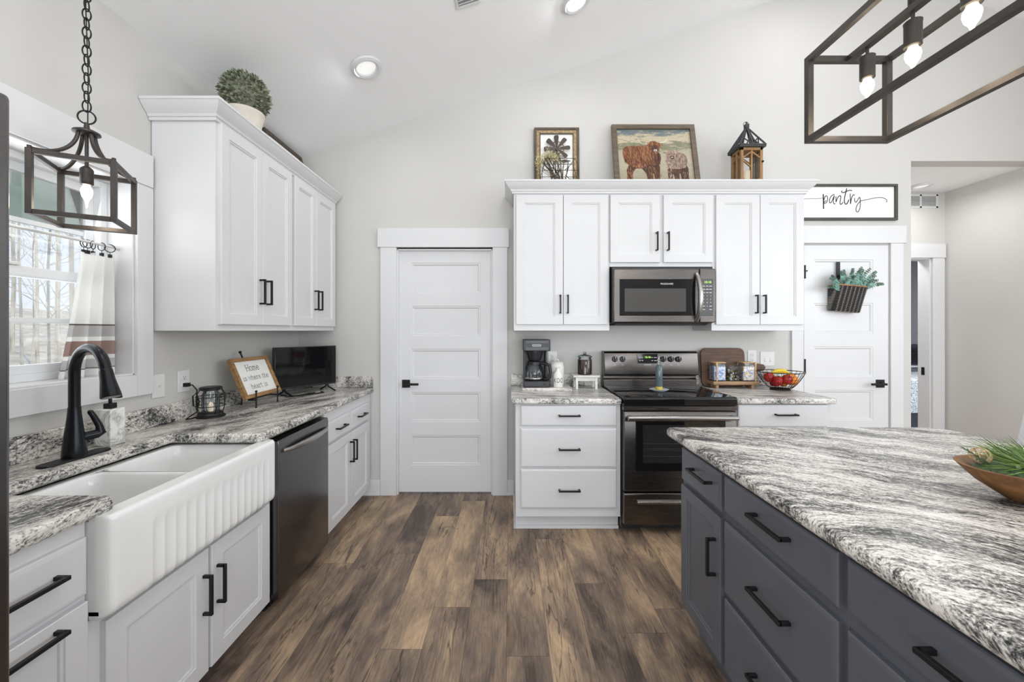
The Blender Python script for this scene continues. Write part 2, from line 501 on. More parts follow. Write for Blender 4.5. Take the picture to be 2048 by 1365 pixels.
# door openings in the far wall
D1 = (-.945, -.145, 2.055)
D2 = (2.45, 3.16, 2.09)
w = MB()
T = .12
for a, b in ((LX-.18, D1[0]), (D1[1], D2[0]), (D2[1], 3.35)): gable(w, a, b, 0, BY, BY+T)
gable(w, D1[0], D1[1], D1[2], BY, BY+T); gable(w, D2[0], D2[1], D2[2], BY, BY+T)
gable(w, 3.35, RX+.12, 2.79, BY, BY+T)
struct(w, 'wall_back', M['wall'], 'greige far wall rising to the sloped ceiling', 'wall')
# left wall with window opening
WY0, WY1, WZ0, WZ1 = 1.09, 1.857, 1.165, 2.07
w = MB(); XO = LX-.18
w.box(XO, LX, FY, -3.0, 0, 2.80); w.box(XO, LX, -1.4, WY0, 0, 2.80); w.box(XO, LX, -3.0, -1.4, 0, .65); w.box(XO, LX, -3.0, -1.4, 2.35, 2.80); w.box(XO, LX, WY1, BY, 0, 2.80)  # includes an unseen opening added for the nook lamp
w.box(XO, LX, WY0, WY1, 0, WZ0); w.box(XO, LX, WY0, WY1, WZ1, 2.80)
struct(w, 'wall_left', M['wall'], 'pale wall with the sink window on the left', 'wall')
w = MB().box(RX, RX+.12, FY, -2.7, 0, zc(RX)); w.box(RX, RX+.12, -.5, -.3, 0, zc(RX)); w.box(RX, RX+.12, 1.7, HY+.12, 0, zc(RX)); w.box(RX, RX+.12, -.3, 1.7, 0, 1.25); w.box(RX, RX+.12, -.3, 1.7, 2.65, zc(RX))  # includes an unseen opening added for the dining lamp
w.box(RX, RX+.12, -2.7, -.5, 0, .7); w.box(RX, RX+.12, -2.7, -.5, 2.75, zc(RX))  # unseen opening added for the side lamp
struct(w, 'wall_right', M['wall'], 'grey wall on the right running into the hallway', 'wall')
# rear wall behind the viewer with wide glazed doors and an opening added for the gable lamp
w = MB(); gable(w, LX-.18, -1.0, 0, FY-.12, FY); gable(w, 2.8, RX+.12, 0, FY-.12, FY)
w.box(-1.0, 2.8, FY-.12, FY, 2.5, 2.7)
gable(w, -1.0, 1.0, 2.7, FY-.12, FY)
gable(w, 1.0, 2.8, 3.6, FY-.12, FY)
struct(w, 'wall_front', M['wall'], 'wall behind the viewer with glazed doors', 'wall')
# hallway shell and the bedroom beyond
w = MB().box(3.23, 3.35, BY+T, HY, 0, 2.79)
struct(w, 'wall_hallway_left', M['wall'], 'short wall closing the hallway beside the pantry', 'wall')
HD = (3.48, 4.31, 2.115)
w = MB().box(3.23, HD[0], HY, HY+.11, 0, 2.9); w.box(HD[1], RX, HY, HY+.11, 0, 2.9); w.box(HD[0], HD[1], HY, HY+.11, HD[2], 2.9)
struct(w, 'wall_hallway', M['wall'], 'hallway end wall with a cased doorway', 'wall')
w = MB().box(3.23, RX, BY+T, HY, 2.79, 2.9)
struct(w, 'ceiling_hallway', M['ceiling'], 'flat white hallway ceiling', 'ceiling')
M['bedwall'] = plain('bedroom_paint', srgb(150,151,155), .8, var=.02, scale=3)
w = MB().box(2.4, 6.6, 7.0, 7.1, 0, 2.8); w.box(2.3, 2.4, HY+.11, 7.1, 0, 2.8); w.box(6.6, 6.7, HY+.11, 7.1, 0, 2.8); w.box(2.3, 6.7, HY+.11, 7.1, 2.8, 2.9)
struct(w, 'wall_bedroom', M['bedwall'], 'grey bedroom walls seen through the hallway door', 'wall')
# sloped ceiling
c = MB()
def slab(x0, x1):
    c.prism([(x0, zc(x0)), (x1, zc(x1)), (x1, zc(x1)+.1), (x0, zc(x0)+.1)], lambda u, v: (u, FY-.12, v), lambda u, v: (u, BY+T, v))
slab(LX-.18, RIDGE); slab(RIDGE, RX+.12)
struct(c, 'ceiling', M['ceiling'], 'white vaulted ceiling sloping up to the right', 'ceiling')
# baseboards
bb = MB().box(LX, -1.08, BY-.014, BY, 0, .13); bb.box(-.03, .036, BY-.014, BY, 0, .13)
bb.box(LX, -1.08, BY-.024, BY-.014, 0, .018); bb.box(-.03, .036, BY-.024, BY-.014, 0, .018)
struct(bb, 'baseboard_back', M['trim'], 'white baseboard at the foot of the far wall', 'baseboard', .003)
bb = MB().box(RX-.014, RX, -4.4, HY, 0, .13)
struct(bb, 'baseboard_right', M['trim'], 'white baseboard along the right wall', 'baseboard', .003)

# ---- doors
def panel_door(mb, x0, x1, z0, z1, yf, yb, panels, s=1):
    # slab with recessed panels on the face that looks to -Y
    us = [x0, panels[0][0], panels[0][1], x1]
    zs = [z0]
    for p in panels: zs += [p[2], p[3]]
    zs.append(z1)
    for i in range(3):
        for j in range(len(zs)-1):
            a, b, c0, d = us[i], us[i+1], zs[j], zs[j+1]
            if i == 1 and j % 2 == 1:
                rg = []
                for ins, dep in ((0, 0), (.004, .004), (.014, .004), (.022, .013)):
                    rg.append([(a+ins, yf+dep, c0+ins), (b-ins, yf+dep, c0+ins), (b-ins, yf+dep, d-ins), (a+ins, yf+dep, d-ins)])
                mb.rings(rg, cap0=False)
            else:
                mb.add([(a,yf,c0),(b,yf,c0),(b,yf,d),(a,yf,d)], [(0,1,2,3)])
    mb.add([(x0,yf,z0),(x1,yf,z0),(x1,yb,z0),(x0,yb,z0),(x0,yf,z1),(x1,yf,z1),(x1,yb,z1),(x0,yb,z1)],
           [(3,2,1,0),(4,5,6,7),(1,2,6,5),(3,0,4,7),(2,3,7,6)])
    return mb
def five(x0, x1, top=1.944):
    return [(x0, x1, top-.3635*k-.253, top-.3635*k) for k in (4,3,2,1,0)]
def lever(parent, x, y, z, sgn):
    h = MB().box(x-.033, x+.033, y-.01, y, z-.033, z+.033)
    h.cyl((x, y-.01, z), (x, y-.05, z), .011, n=16)
    h.box(x - (.012 if sgn > 0 else .115), x + (.115 if sgn > 0 else .012), y-.058, y-.046, z-.009, z+.009)
    return build(h, 'door_handle', M['black'], parent, .0015)
d = panel_door(MB(), D1[0]+.012, D1[1]-.012, .012, D1[2]-.012, BY+.03, BY+.065, five(-.835, -.25))
d1 = struct(d, 'door_1', M['trim'], 'white five panel door in the middle of the far wall', 'door', origin=((D1[0]+D1[1])/2, BY+.05, 0))
lever(d1, -.875, BY+.03, .925, 1)
d = panel_door(MB(), D2[0]+.004, D2[1]-.004, .012, D2[2]-.004, BY-.004, BY+.031, [(a, b, c0+.022, dd+.022) for a, b, c0, dd in five(2.535, 3.03)])
d2 = struct(d, 'door_2', M['trim'], 'white five panel pantry door on the right, basket hanging on it', 'door', origin=((D2[0]+D2[1])/2, BY+.02, 0))
lever(d2, 3.085, BY-.004, .93, -1)
for z in (.35, 1.08, 1.86):
    h = MB().cyl((2.447, BY-.024, z-.045), (2.447, BY-.024, z+.045), .006, n=10); h.sphere((2.447, BY-.024, z+.05), .007, 8, 6); h.sphere((2.447, BY-.024, z-.05), .007, 8, 6)
    build(h, 'hinge', M['black'], d2)
st = MB().box(2.447, 2.475, BY-.012, BY-.004, 1.868, 1.874); st.sphere((2.475, BY-.008, 1.871), .006, 8, 6)
build(st, 'door_stop', M['black'], d2)

def casing(x0, x1, zt, head0, head1, ytop, jamb=True):
    t = MB()
    t.box(x0-.135, x0-.002, BY-.02, BY, 0, zt); t.box(x1+.002, x1+.125, BY-.02, BY, 0, zt)
    t.box(head0, head1, BY-.026, BY, zt, ytop)
    return t
t = casing(-.943, -.147, 2.065, -1.10, -.008, 2.223)
t.box(D1[0]-.002, D1[0]+.012, BY, BY+T, 0, D1[2]); t.box(D1[1]-.012, D1[1]+.002, BY, BY+T, 0, D1[2]); t.box(D1[0], D1[1], BY, BY+T, D1[2]-.012, D1[2]+.012)
struct(t, 'trim_1', M['trim'], 'white flat casing around the middle door', 'door casing', .002)
t = MB().box(2.343, 2.44, BY-.02, BY, 0, 2.10); t.box(3.165, 3.27, BY-.02, BY, 0, 2.10); t.box(2.32, 3.29, BY-.026, BY, 2.10, 2.244)
struct(t, 'trim_2', M['trim'], 'white flat casing around the pantry door', 'door casing', .002)
t = MB().box(HD[1]+.01, 4.436, HY-.02, HY, 0, 2.115); t.box(3.36, HD[0]-.01, HY-.02, HY, 0, 2.115); t.box(3.36, 4.445, HY-.026, HY, 2.115, 2.257)
t.box(HD[1]-.012, HD[1]+.002, HY-.004, HY+.114, 0, HD[2]); t.box(HD[0]-.002, HD[0]+.012, HY-.004, HY+.114, 0, HD[2]); t.box(HD[0], HD[1], HY-.004, HY+.114, HD[2]-.012, HD[2]+.002)
t3 = struct(t, 'trim_3', M['trim'], 'white casing of the doorway at the end of the hallway', 'door casing', .002)
build(MB().box(HD[1]-.016, HD[1]-.012, HY+.045, HY+.075, .91, .99), 'strike_plate', M['black'], t3)

# ---- window over the sink
t = MB()
cw = .083
t.box(LX, LX+.02, WY1, WY1+cw, WZ0-.1, WZ1); t.box(LX, LX+.02, WY0-cw, WY0, WZ0-.1, WZ1)
t.box(LX, LX+.02, WY0, WY1, WZ0-.1, WZ0); t.box(LX, LX+.026, WY0-cw-.01, WY1+cw-.006, WZ1, 2.226)
# jamb liner
t.box(LX-.14, LX+.004, WY1-.008, WY1, WZ0, WZ1); t.box(LX-.14, LX+.004, WY0, WY0+.008, WZ0, WZ1)
t.box(LX-.14, LX+.004, WY0, WY1, WZ1-.008, WZ1); t.box(LX-.14, LX+.004, WY0, WY1, WZ0, WZ0+.008)
struct(t, 'trim_4', M['trim'], 'wide white casing around the sink window', 'window casing', .002)
win = thing('window_1', 'white double hung window above the sink', 'window', (LX-.12, (WY0+WY1)/2, WZ0), kind='structure')
wf = MB(); a0, a1 = WY0+.008, WY1-.008; b0, b1 = WZ0+.008, WZ1-.008
def rect_frame(mb, x0, x1, y0, y1, z0, z1, w):
    mb.box(x0, x1, y0, y0+w, z0, z1); mb.box(x0, x1, y1-w, y1, z0, z1); mb.box(x0, x1, y0+w, y1-w, z0, z0+w); mb.box(x0, x1, y0+w, y1-w, z1-w, z1)
rect_frame(wf, LX-.175, LX-.115, a0, a1, b0, b1, .03)
build(wf, 'window_frame', M['vinyl'], win, .002)
zm = 1.605
for nm, x0, z0, z1 in (('lower_sash', LX-.145, b0+.03, zm+.02), ('upper_sash', LX-.170, zm-.02, b1-.03)):
    s_ = MB(); y0, y1 = a0+.03, a1-.03
    rect_frame(s_, x0, x0+.024, y0, y1, z0, z1, .036)
    ym, zmm = (y0+y1)/2, (z0+z1)/2
    s_.box(x0+.006, x0+.018, ym-.01, ym+.01, z0+.036, z1-.036)
    s_.box(x0+.007, x0+.017, y0+.036, y1-.036, zmm-.01, zmm+.01)
    so = build(s_, nm, M['vinyl'], win, .0015)
    build(MB().box(x0+.0105, x0+.0135, y0+.034, y1-.034, z0+.034, z1-.034), 'pane', M['glass'], so)
lk = MB().box(LX-.128, LX-.112, 1.46, 1.52, zm+.02, zm+.032)
build(lk, 'sash_lock', M['plate'], win, .002)

# ---- outdoors beyond the window
M['leafground'] = plain('fallen_leaves', srgb(226,210,184), .95, var=.28, scale=1.6, bump=.3)
M['bark'] = plain('pale_bark', srgb(206,198,182), .9, var=.4, scale=6, stretch=(1,1,.3))
M['porch'] = plain('porch_paint', srgb(214,232,222), .7, var=.03)
g = MB(); nx, ny = 14, 20
vs = []
for i in range(nx+1):
    for j in range(ny+1):
        x = -2.2 - i*2.6; y = -12 + j*3.2
        vs.append((x, y, -.7 + max(0, i-1.2)*.13 + max(0, i-4)*.22 + .12*math.sin(i*1.7+j*1.3)))
g.add(vs, [(i*(ny+1)+j, i*(ny+1)+j+1, (i+1)*(ny+1)+j+1, (i+1)*(ny+1)+j) for i in range(nx) for j in range(ny)])
build(g, 'hillside', M['leafground'], label='leaf covered hillside outside the window', cat='ground', kind='structure')
p = MB().box(-3.95, LX-.2, -1.5, 6.5, 2.42, 2.48); p.box(-3.95, -3.75, -1.5, 6.5, 2.24, 2.42)
for y in (1.6, 3.3, 5.0): p.box(-3.7, LX-.22, y, y+.02, 2.405, 2.42)
build(p, 'porch_ceiling', M['porch'], label='pale green porch ceiling outside the window', cat='porch', kind='structure')
def tree(x, y, z, h, r, lean, seed, label):
    rd = random.Random(seed)
    o = thing('bare_tree', label, 'tree', (x, y, z), group='bare trees outside the window')
    tr = MB(); pts = []; n = 9
    for i in range(n):
        t = i/(n-1)
        pts.append((x + lean*t*h*.12 + rd.uniform(-.07,.07)*t, y + rd.uniform(-.12,.12)*t, z + h*t))
    tr.tube(pts, [r*(1-.75*i/(n-1)) for i in range(n)], 8)
    build(tr, 'trunk', M['bark'], o)
    br = MB()
    def branch(p, d, L, rr, depth):
        q = [Vector(p)]; dd = Vector(d).normalized()
        for k in range(4):
            dd = (dd + Vector((rd.uniform(-.3,.3), rd.uniform(-.3,.3), rd.uniform(-.12,.28)))).normalized()
            q.append(q[-1] + dd*L/4)
        br.tube(q, [rr, rr*.8, rr*.6, rr*.42, rr*.25], 5)
        if depth > 0:
            for k in (1, 2, 3, 3):
                branch(q[k], dd + Vector((rd.uniform(-1,1), rd.uniform(-1,1), rd.uniform(-.2,.7))), L*.6, rr*.5, depth-1)
    for i in range(2, n):
        for k in range(2):
            a = rd.uniform(0, 2*PI)
            branch(pts[i], (math.cos(a), math.sin(a), rd.uniform(.1,.8)), h*rd.uniform(.12,.22), r*.26, 2)
    build(br, 'branches', M['bark'], o)
specs = [(-18.9, 15.0, 12, 0.068, .1, 'bare tree far back, leftmost trunk beside the refrigerator edge'), (-13.58, 11.0, 10, 0.034, -.2, 'bare tree second from the left through the window panes'),
         (-12.15, 10.0, 8, 0.018, .3, 'thinnest bare sapling just left of the centre of the window view'), (-15.55, 13.0, 12, 0.047, -.1, 'bare tree in the middle of the window view, far back'),
         (-8.76, 7.5, 9, 0.026, .15, 'slim pale bare tree right of the lower muntin bar'), (-13.8, 12.0, 11, 0.031, .2, 'distant bare tree between the two near trunks by the curtain'),
         (-9.79, 8.6, 10, 0.034, -.15, 'pale bare tree second from the curtain edge'), (-7.23, 6.5, 10, 0.036, .1, 'thickest bare trunk, right beside the curtain edge')]
for i, (x, y, h, r, ln, lab) in enumerate(specs):
    ii = (-2.2 - x)/2.6
    tree(x, y, -.95 + max(0, ii-1.2)*.13 + max(0, ii-4)*.22, h, r, ln, 40+i, lab)
# ------------------------------------------------------------------ cabinet builders
def V(*a): return Vector(a)
UP = V(0,0,1)
def front(mb, O, U, W, w, h, t=.02, style='shaker', stile=.06):
    O = Vector(O)
    def ring(ins, d): return [O + U*ins + UP*ins + W*d, O + U*(w-ins) + UP*ins + W*d, O + U*(w-ins) + UP*(h-ins) + W*d, O + U*ins + UP*(h-ins) + W*d]
    if style == 'shaker':
        mb.rings([ring(0,0), ring(0,t-.002), ring(.002,t), ring(stile,t), ring(stile+.002,t-.004), ring(stile+.009,t-.005), ring(stile+.011,t-.010)])
    else:
        mb.rings([ring(0,0), ring(0,t-.006), ring(.003,t-.003), ring(.012,t), ring(.014,t)])
    return mb
def pull(parent, c, along, out, L=.147, mat=None):
    c = Vector(c); a = Vector(along).normalized(); o = Vector(out).normalized()
    mb = MB(); s = .0105
    mb.bar(c + o*.030 - a*L/2, c + o*.030 + a*L/2, s, s, up=o)
    for k in (-1, 1):
        mb.bar(c + a*k*(L/2-s/2), c + a*k*(L/2-s/2) + o*.030, s, s, up=a)
    return build(mb, 'pull_handle', mat or M['black'], parent, .001)
def door_part(root, nm, O, U, W, w, h, mat, style, pc=None, pdir=None, L=.147, stile=.06):
    d = build(front(MB(), O, U, W, w, h, style=style, stile=stile), nm, mat, root, ang=25)
    if pc is not None: pull(d, Vector(pc) + W*.02, pdir, W, L)
    return d

# ---- left run, faces look to +X
CX = -1.165
WX, UY = V(1,0,0), V(0,1,0)
def left_unit(name, label, y0, y1, ztop=.853):
    r = thing(name, label, 'cabinet', (CX-.29, (y0+y1)/2, 0), 'white base cabinets under the window counter')
    b = MB().box(LX+.004, CX, y0, y1, .085, ztop); b.box(LX+.004, CX-.06, y0, y1, 0, .085)
    build(b, 'cabinet_body', M['white'], r, .0015)
    return r
r = left_unit('base_cabinet', 'white base cabinet in the near left corner, one drawer over one door', .70, 1.083)
door_part(r, 'drawer', (CX, .715, .658), UY, WX, .358, .156, M['white'], 'slab', (CX, .925, .75), UY, .15)
door_part(r, 'door', (CX, .715, .088), UY, WX, .358, .552, M['white'], 'shaker', (CX, .925, .612), UY, .15, .055)
r = thing('sink_cabinet', 'white two door base cabinet under the farmhouse sink', 'cabinet', (CX-.29, 1.5, 0), 'white base cabinets under the window counter')
b = MB().box(LX+.004, CX, 1.085, 1.915, .07, .57); b.box(LX+.004, CX-.06, 1.085, 1.915, 0, .07)
b.box(CX-.02, CX, 1.862, 1.915, .57, .853); b.box(LX+.004, CX-.02, 1.89, 1.915, .57, .853)
build(b, 'cabinet_body', M['white'], r, .0015)
door_part(r, 'door', (CX, 1.121, .08), UY, WX, .381, .468, M['white'], 'shaker', (CX, 1.475, .385), UP, .15)
door_part(r, 'door', (CX, 1.518, .08), UY, WX, .366, .468, M['white'], 'shaker', (CX, 1.545, .385), UP, .15)
r = left_unit('base_cabinet', 'white base cabinet right of the dishwasher, two drawers over two doors', 2.472, 3.290)
for y0, pd in ((2.482, .345), (2.853, .03)):
    door_part(r, 'drawer', (CX, y0, .655), UY, WX, .362, .136, M['white'], 'slab', (CX, y0+.181, .725), UY, .135)
    door_part(r, 'door', (CX, y0, .088), UY, WX, .362, .552, M['white'], 'shaker', (CX, y0+pd, .505), UP, .15)

# ---- island, faces look to -X
IX = .78
WM = V(-1,0,0)
def isl_unit(label, y0, y1):
    r = thing('island_cabinet', label, 'cabinet', (1.16, (y0+y1)/2, 0), 'charcoal cabinets of the island')
    b = MB().box(IX, 1.54, y0, y1, .14, .875); b.box(IX+.07, 1.54, y0, y1, 0, .14)
    build(b, 'cabinet_body', M['navy'], r, .0015)
    return r
r = isl_unit('charcoal island cabinet at the far end, small drawer over a panelled door', 1.4195, 1.775)
door_part(r, 'drawer', (IX, 1.43, .716), UY, WM, .325, .142, M['navy'], 'slab', (IX, 1.56, .80), UY, .155)
door_part(r, 'door', (IX, 1.43, .166), UY, WM, .325, .528, M['navy'], 'shaker', (IX, 1.462, .536), UP, .14, .05)
r = isl_unit('charcoal island cabinet in the middle of the row, three flat drawers', .907, 1.4185)
for z0, h, pz in ((.727,.131,.806), (.443,.252,.578), (.165,.256,.31)):
    door_part(r, 'drawer', (IX, .92, z0), UY, WM, .488, h, M['navy'], 'slab', (IX, 1.145, pz), UY, .155)
r = isl_unit('charcoal island cabinet nearest the viewer, flat drawers cut by the frame', .39, .906)
for z0, h, pz in ((.735,.123,.80), (.443,.252,.578), (.165,.256,.31)):
    door_part(r, 'drawer', (IX, .41, z0), UY, WM, .485, h, M['navy'], 'slab', (IX, .635, pz), UY, .155)

# ---- far wall, faces look to -Y
UXV, WY = V(1,0,0), V(0,-1,0)
FYB = 2.69
def back_unit(label, x0, x1):
    r = thing('base_cabinet', label, 'cabinet', ((x0+x1)/2, 3.0, 0), 'white base cabinets on the far wall')
    b = MB().box(x0, x1, FYB, BY-.004, .105, .876); b.box(x0, x1, FYB+.06, BY-.004, 0, .105)
    b.box(x0-.006, x1, FYB+.045, FYB+.06, 0, .022); b.box(x0-.012, x0, FYB+.045, BY-.03, 0, .022)
    build(b, 'cabinet_body', M['white'], r, .0015)
    return r
r = back_unit('white base cabinet left of the range, three drawers', .038, .752)
for z0, h, pz in ((.727,.138,.80), (.448,.262,.573), (.170,.264,.296)):
    door_part(r, 'drawer', (.072, FYB, z0), UXV, WY, .65, h, M['white'], 'slab', (.40, FYB, pz), UXV, .145)
r = back_unit('white base cabinet right of the range, top drawer showing above the island', 1.522, 2.185)
door_part(r, 'drawer', (1.545, FYB, .720), UXV, WY, .605, .15, M['white'], 'slab', (1.86, FYB, .806), UXV, .145)
for x0, px in ((1.545, 1.82), (1.852, 1.88)):
    door_part(r, 'door', (x0, FYB, .125), UXV, WY, .298, .58, M['white'], 'shaker', (px, FYB, .60), UP)

# ---- upper cabinets on the far wall
FYU = 2.985
def upper(label, x0, x1, z0, z1):
    r = thing('upper_cabinet', label, 'cabinet', ((x0+x1)/2, 3.14, z0), 'white upper cabinets on the far wall')
    b = MB().box(x0, x1, FYU, BY-.004, z0, z1)
    build(b, 'cabinet_body', M['white'], r, .0015)
    return r
ZU, ZT = 1.372, 2.44
r = upper('white upper cabinet left of the microwave, two tall doors', .028, .751, ZU, ZT)
for x0, w_, px in ((.046, .352, .376), (.402, .334, .432)):
    door_part(r, 'door', (x0, FYU, 1.418), UXV, WY, w_, .975, M['white'], 'shaker', (px, FYU, 1.57), UP, .14)
r = upper('short white upper cabinet above the microwave, two doors', .752, 1.522, 1.855, ZT)
for x0, px in ((.742+.012, 1.098), (1.154, 1.182)):
    door_part(r, 'door', (x0, FYU, 1.885), UXV, WY, .372, .508, M['white'], 'shaker', (px, FYU, 2.04), UP, .14)
r = upper('white upper cabinet right of the microwave, two tall doors', 1.523, 2.222, ZU, ZT)
for x0, px in ((1.548, 1.843), (1.880, 1.903)):
    door_part(r, 'door', (x0, FYU, 1.418), UXV, WY, .328, .975, M['white'], 'shaker', (px, FYU, 1.57), UP, .14)

# ---- upper cabinets on the left wall
FXU = -1.452
def upper_l(label, y0, y1):
    r = thing('upper_cabinet', label, 'cabinet', (-1.61, (y0+y1)/2, ZU), 'white upper cabinets on the left wall')
    build(MB().box(LX+.004, FXU, y0, y1, ZU, ZT), 'cabinet_body', M['white'], r, .0015)
    return r
r = upper_l('white upper cabinet left of the pair on the left wall, tall doors, nearest the window', 1.946, 2.615)
for y0, w_, py in ((1.962, .329, 2.262), (2.293, .306, 2.325)):
    door_part(r, 'door', (FXU, y0, 1.405), UY, WX, w_, 1.0, M['white'], 'shaker', (FXU, py, 1.595), UP, .145, .055)
r = upper_l('white upper cabinet right of the pair on the left wall, tall doors, in the corner', 2.616, 3.255)
for y0, w_, py in ((2.632, .293, 2.895), (2.927, .315, 2.955)):
    door_part(r, 'door', (FXU, y0, 1.405), UY, WX, w_, 1.0, M['white'], 'shaker', (FXU, py, 1.595), UP, .145, .055)

# ---- crown mouldings: profile (outward distance, height)
CROWN = [(0,2.405),(.012,2.405),(.014,2.418),(.020,2.420),(.024,2.432),(.045,2.452),(.058,2.470),(.062,2.478),(.066,2.480),(.066,2.492),(0,2.492)]
def crown(path_fn, name, label):
    mb = MB()
    secs = path_fn()
    mb.rings(secs)
    return build(mb, name, M['white'], None, label=label, cat='crown moulding', ang=20)
e = .001
def crown_back():
    x0, x1, y = .028-e, 2.222+e, FYU-e
    return [[V(x0-d, BY-.004, z) for d, z in CROWN], [V(x0-d, y-d, z) for d, z in CROWN], [V(x1+d, y-d, z) for d, z in CROWN], [V(x1+d, BY-.004, z) for d, z in CROWN]]
def crown_left():
    y0, y1, x = 1.946-e, 3.256, FXU+e
    return [[V(LX+.003, y0-d, z) for d, z in CROWN], [V(x+d, y0-d, z) for d, z in CROWN], [V(x+d, y1, z) for d, z in CROWN]]
crown(crown_back, 'crown_moulding', 'white crown moulding along the top of the far wall cabinets')
crown(crown_left, 'crown_moulding', 'white crown moulding along the top of the left wall cabinets')

# ---- countertops
def counter(name, label, poly, z0, z1, mat, extra=None, bev=.012):
    mb = MB()
    mb.prism(poly, lambda u, v: (u, v, z0), lambda u, v: (u, v, z1))
    o = build(mb, name, mat, None, bev, 3, label=label, cat='countertop', origin=(poly[0][0], poly[0][1], z0))
    if extra: build(extra, 'backsplash', mat, o, .004)
    return o
LZ0, LZ1 = .857, .900
fx = -1.138
def arc(cx, cy, r, a0, a1, n=6): return [(cx + r*math.cos(math.radians(a0+(a1-a0)*i/n)), cy + r*math.sin(math.radians(a0+(a1-a0)*i/n))) for i in range(n+1)]
poly = [(LX+.003, .70), (fx, .70)] + arc(fx-.02, 1.125, .02, 0, 90) + [(-1.545, 1.145), (-1.545, 1.805)] + arc(fx-.02, 1.825, .02, 270, 360) + [(fx, BY-.003), (LX+.003, BY-.003)]
bs = MB().box(LX+.002, LX+.022, .70, 1.40, LZ1, .995); bs.box(LX+.002, LX+.022, 1.402, BY-.003, LZ1, .995)
bs.box(LX+.022, fx-.004, BY-.022, BY-.003, LZ1, .990)
counter('countertop', 'grey and white granite countertop running under the window around the sink', poly, LZ0, LZ1, M['granite'], bs)
poly = [(.008, BY-.003), (.008, 2.645), (.750, 2.645), (.750, BY-.003)]
bs = MB().box(.008, .750, BY-.022, BY-.003, .916, 1.012)
counter('countertop', 'short granite countertop left of the range under the coffee maker', poly, .878, .916, M['granite_back'], bs)
poly = [(1.520, BY-.003), (1.520, 2.645)] + arc(2.178, 2.667, .022, 270, 360) + [(2.200, BY-.003)]
bs = MB().box(1.520, 2.200, BY-.022, BY-.003, .916, 1.012)
counter('countertop', 'short granite countertop right of the range under the fruit bowl', poly, .878, .916, M['granite_back'], bs)
poly = arc(.775, 1.845, .035, 180, 90)[::-1][::-1]
poly = [(.735, .36)] + [(2.04, .36)] + arc(1.93, 1.77, .11, 0, 90, 8) + arc(.77, 1.845, .035, 90, 180)
counter('island_countertop', 'large grey and white granite island top with rounded edges', poly, .877, .916, M['granite_island'], None, .014)

# ---- farmhouse sink
r = thing('farmhouse_sink', 'white fireclay double bowl farmhouse sink with fluted apron', 'sink', (-1.36, 1.475, .57))
s = MB()
ay0, ay1, ax = 1.087, 1.86, -1.098
# apron: horizontal cross-sections with flutes, swept up
def apron_section(z):
    pts = []; n = 240
    for i in range(n+1):
        y = ay0 + (ay1-ay0)*i/n
        d = 0.0
        t = (y - 1.215)/(1.80-1.215)
        if 0 <= t <= 1 and z < .80:
            ph = (t*14) % 1.0
            d = -.0034*max(0, math.sin(PI*ph))**.8 * min(1, (.80-z)/.03)
        ed = min(y-ay0, ay1-y)
        if ed < .022: d -= .022 - math.sqrt(max(0, .022**2 - (.022-ed)**2))
        if z < .61:  d -= .03*(1-math.sqrt(max(0, 1-((.61-z)/.034)**2)))
        if z > .845: d -= .015*(1-math.sqrt(max(0, 1-((z-.845)/.018)**2)))
        pts.append(V(ax+d, y, z))
    return pts
zs = [.577, .582, .59, .60, .61, .64, .68, .72, .76, .772, .78, .79, .80, .81, .83, .845, .852, .857, .861]
rings_ = [apron_section(z) + [V(-1.16, ay1, z), V(-1.16, ay0, z)] for z in zs]
s.rings(rings_)
build(s, 'apron', M['porcelain'], r, ang=50)
bw = MB()
def bowl(y0, y1, x0=-1.535, x1=-1.165):
    rg = []
    def rr(ins, z, rad):
        pts = []
        a, b, c0, d = x0+ins, x1-ins, y0+ins, y1-ins
        for cx_, cy_, st in ((b-rad, c0+rad, 270), (b-rad, d-rad, 0), (a+rad, d-rad, 90), (a+rad, c0+rad, 180)):
            for k in range(5):
                t = math.radians(st + 90*k/4); pts.append(V(cx_+rad*math.cos(t), cy_+rad*math.sin(t), z))
        return pts
    return [rr(-.012, .846, .045), rr(-.004, .845, .04), rr(0, .838, .04), rr(.004, .80, .04), rr(.012, .66, .05), rr(.03, .635, .055), rr(.07, .628, .04)]
for y0, y1 in ((1.125, 1.462), (1.490, 1.822)):
    bw.rings(bowl(y0, y1), cap0=False)
# rim and outer walls
def rimbox(x0, x1, y0, y1, z0=.60, z1=.846): bw.box(x0, x1, y0, y1, z0, z1)
rimbox(-1.575, -1.547, ay0, ay1); rimbox(-1.547, -1.158, ay0, 1.113); rimbox(-1.547, -1.158, 1.834, ay1); rimbox(-1.547, -1.158, 1.474, 1.478, .60, .8455)
rimbox(-1.160, -1.112, ay0+.02, ay1-.02, .70, .858)
bw.box(-1.575, -1.13, ay0, ay1, .585, .60)
build(bw, 'basin', M['porcelain'], r, .004, ang=50)
for y in (1.293, 1.656):
    dr = MB().lathe([(.0, .6285), (.03, .629), (.036, .632), (.042, .631), (.043, .628)], (-1.35, y, 0), 24)
    build(dr, 'drain', M['chrome'], r)

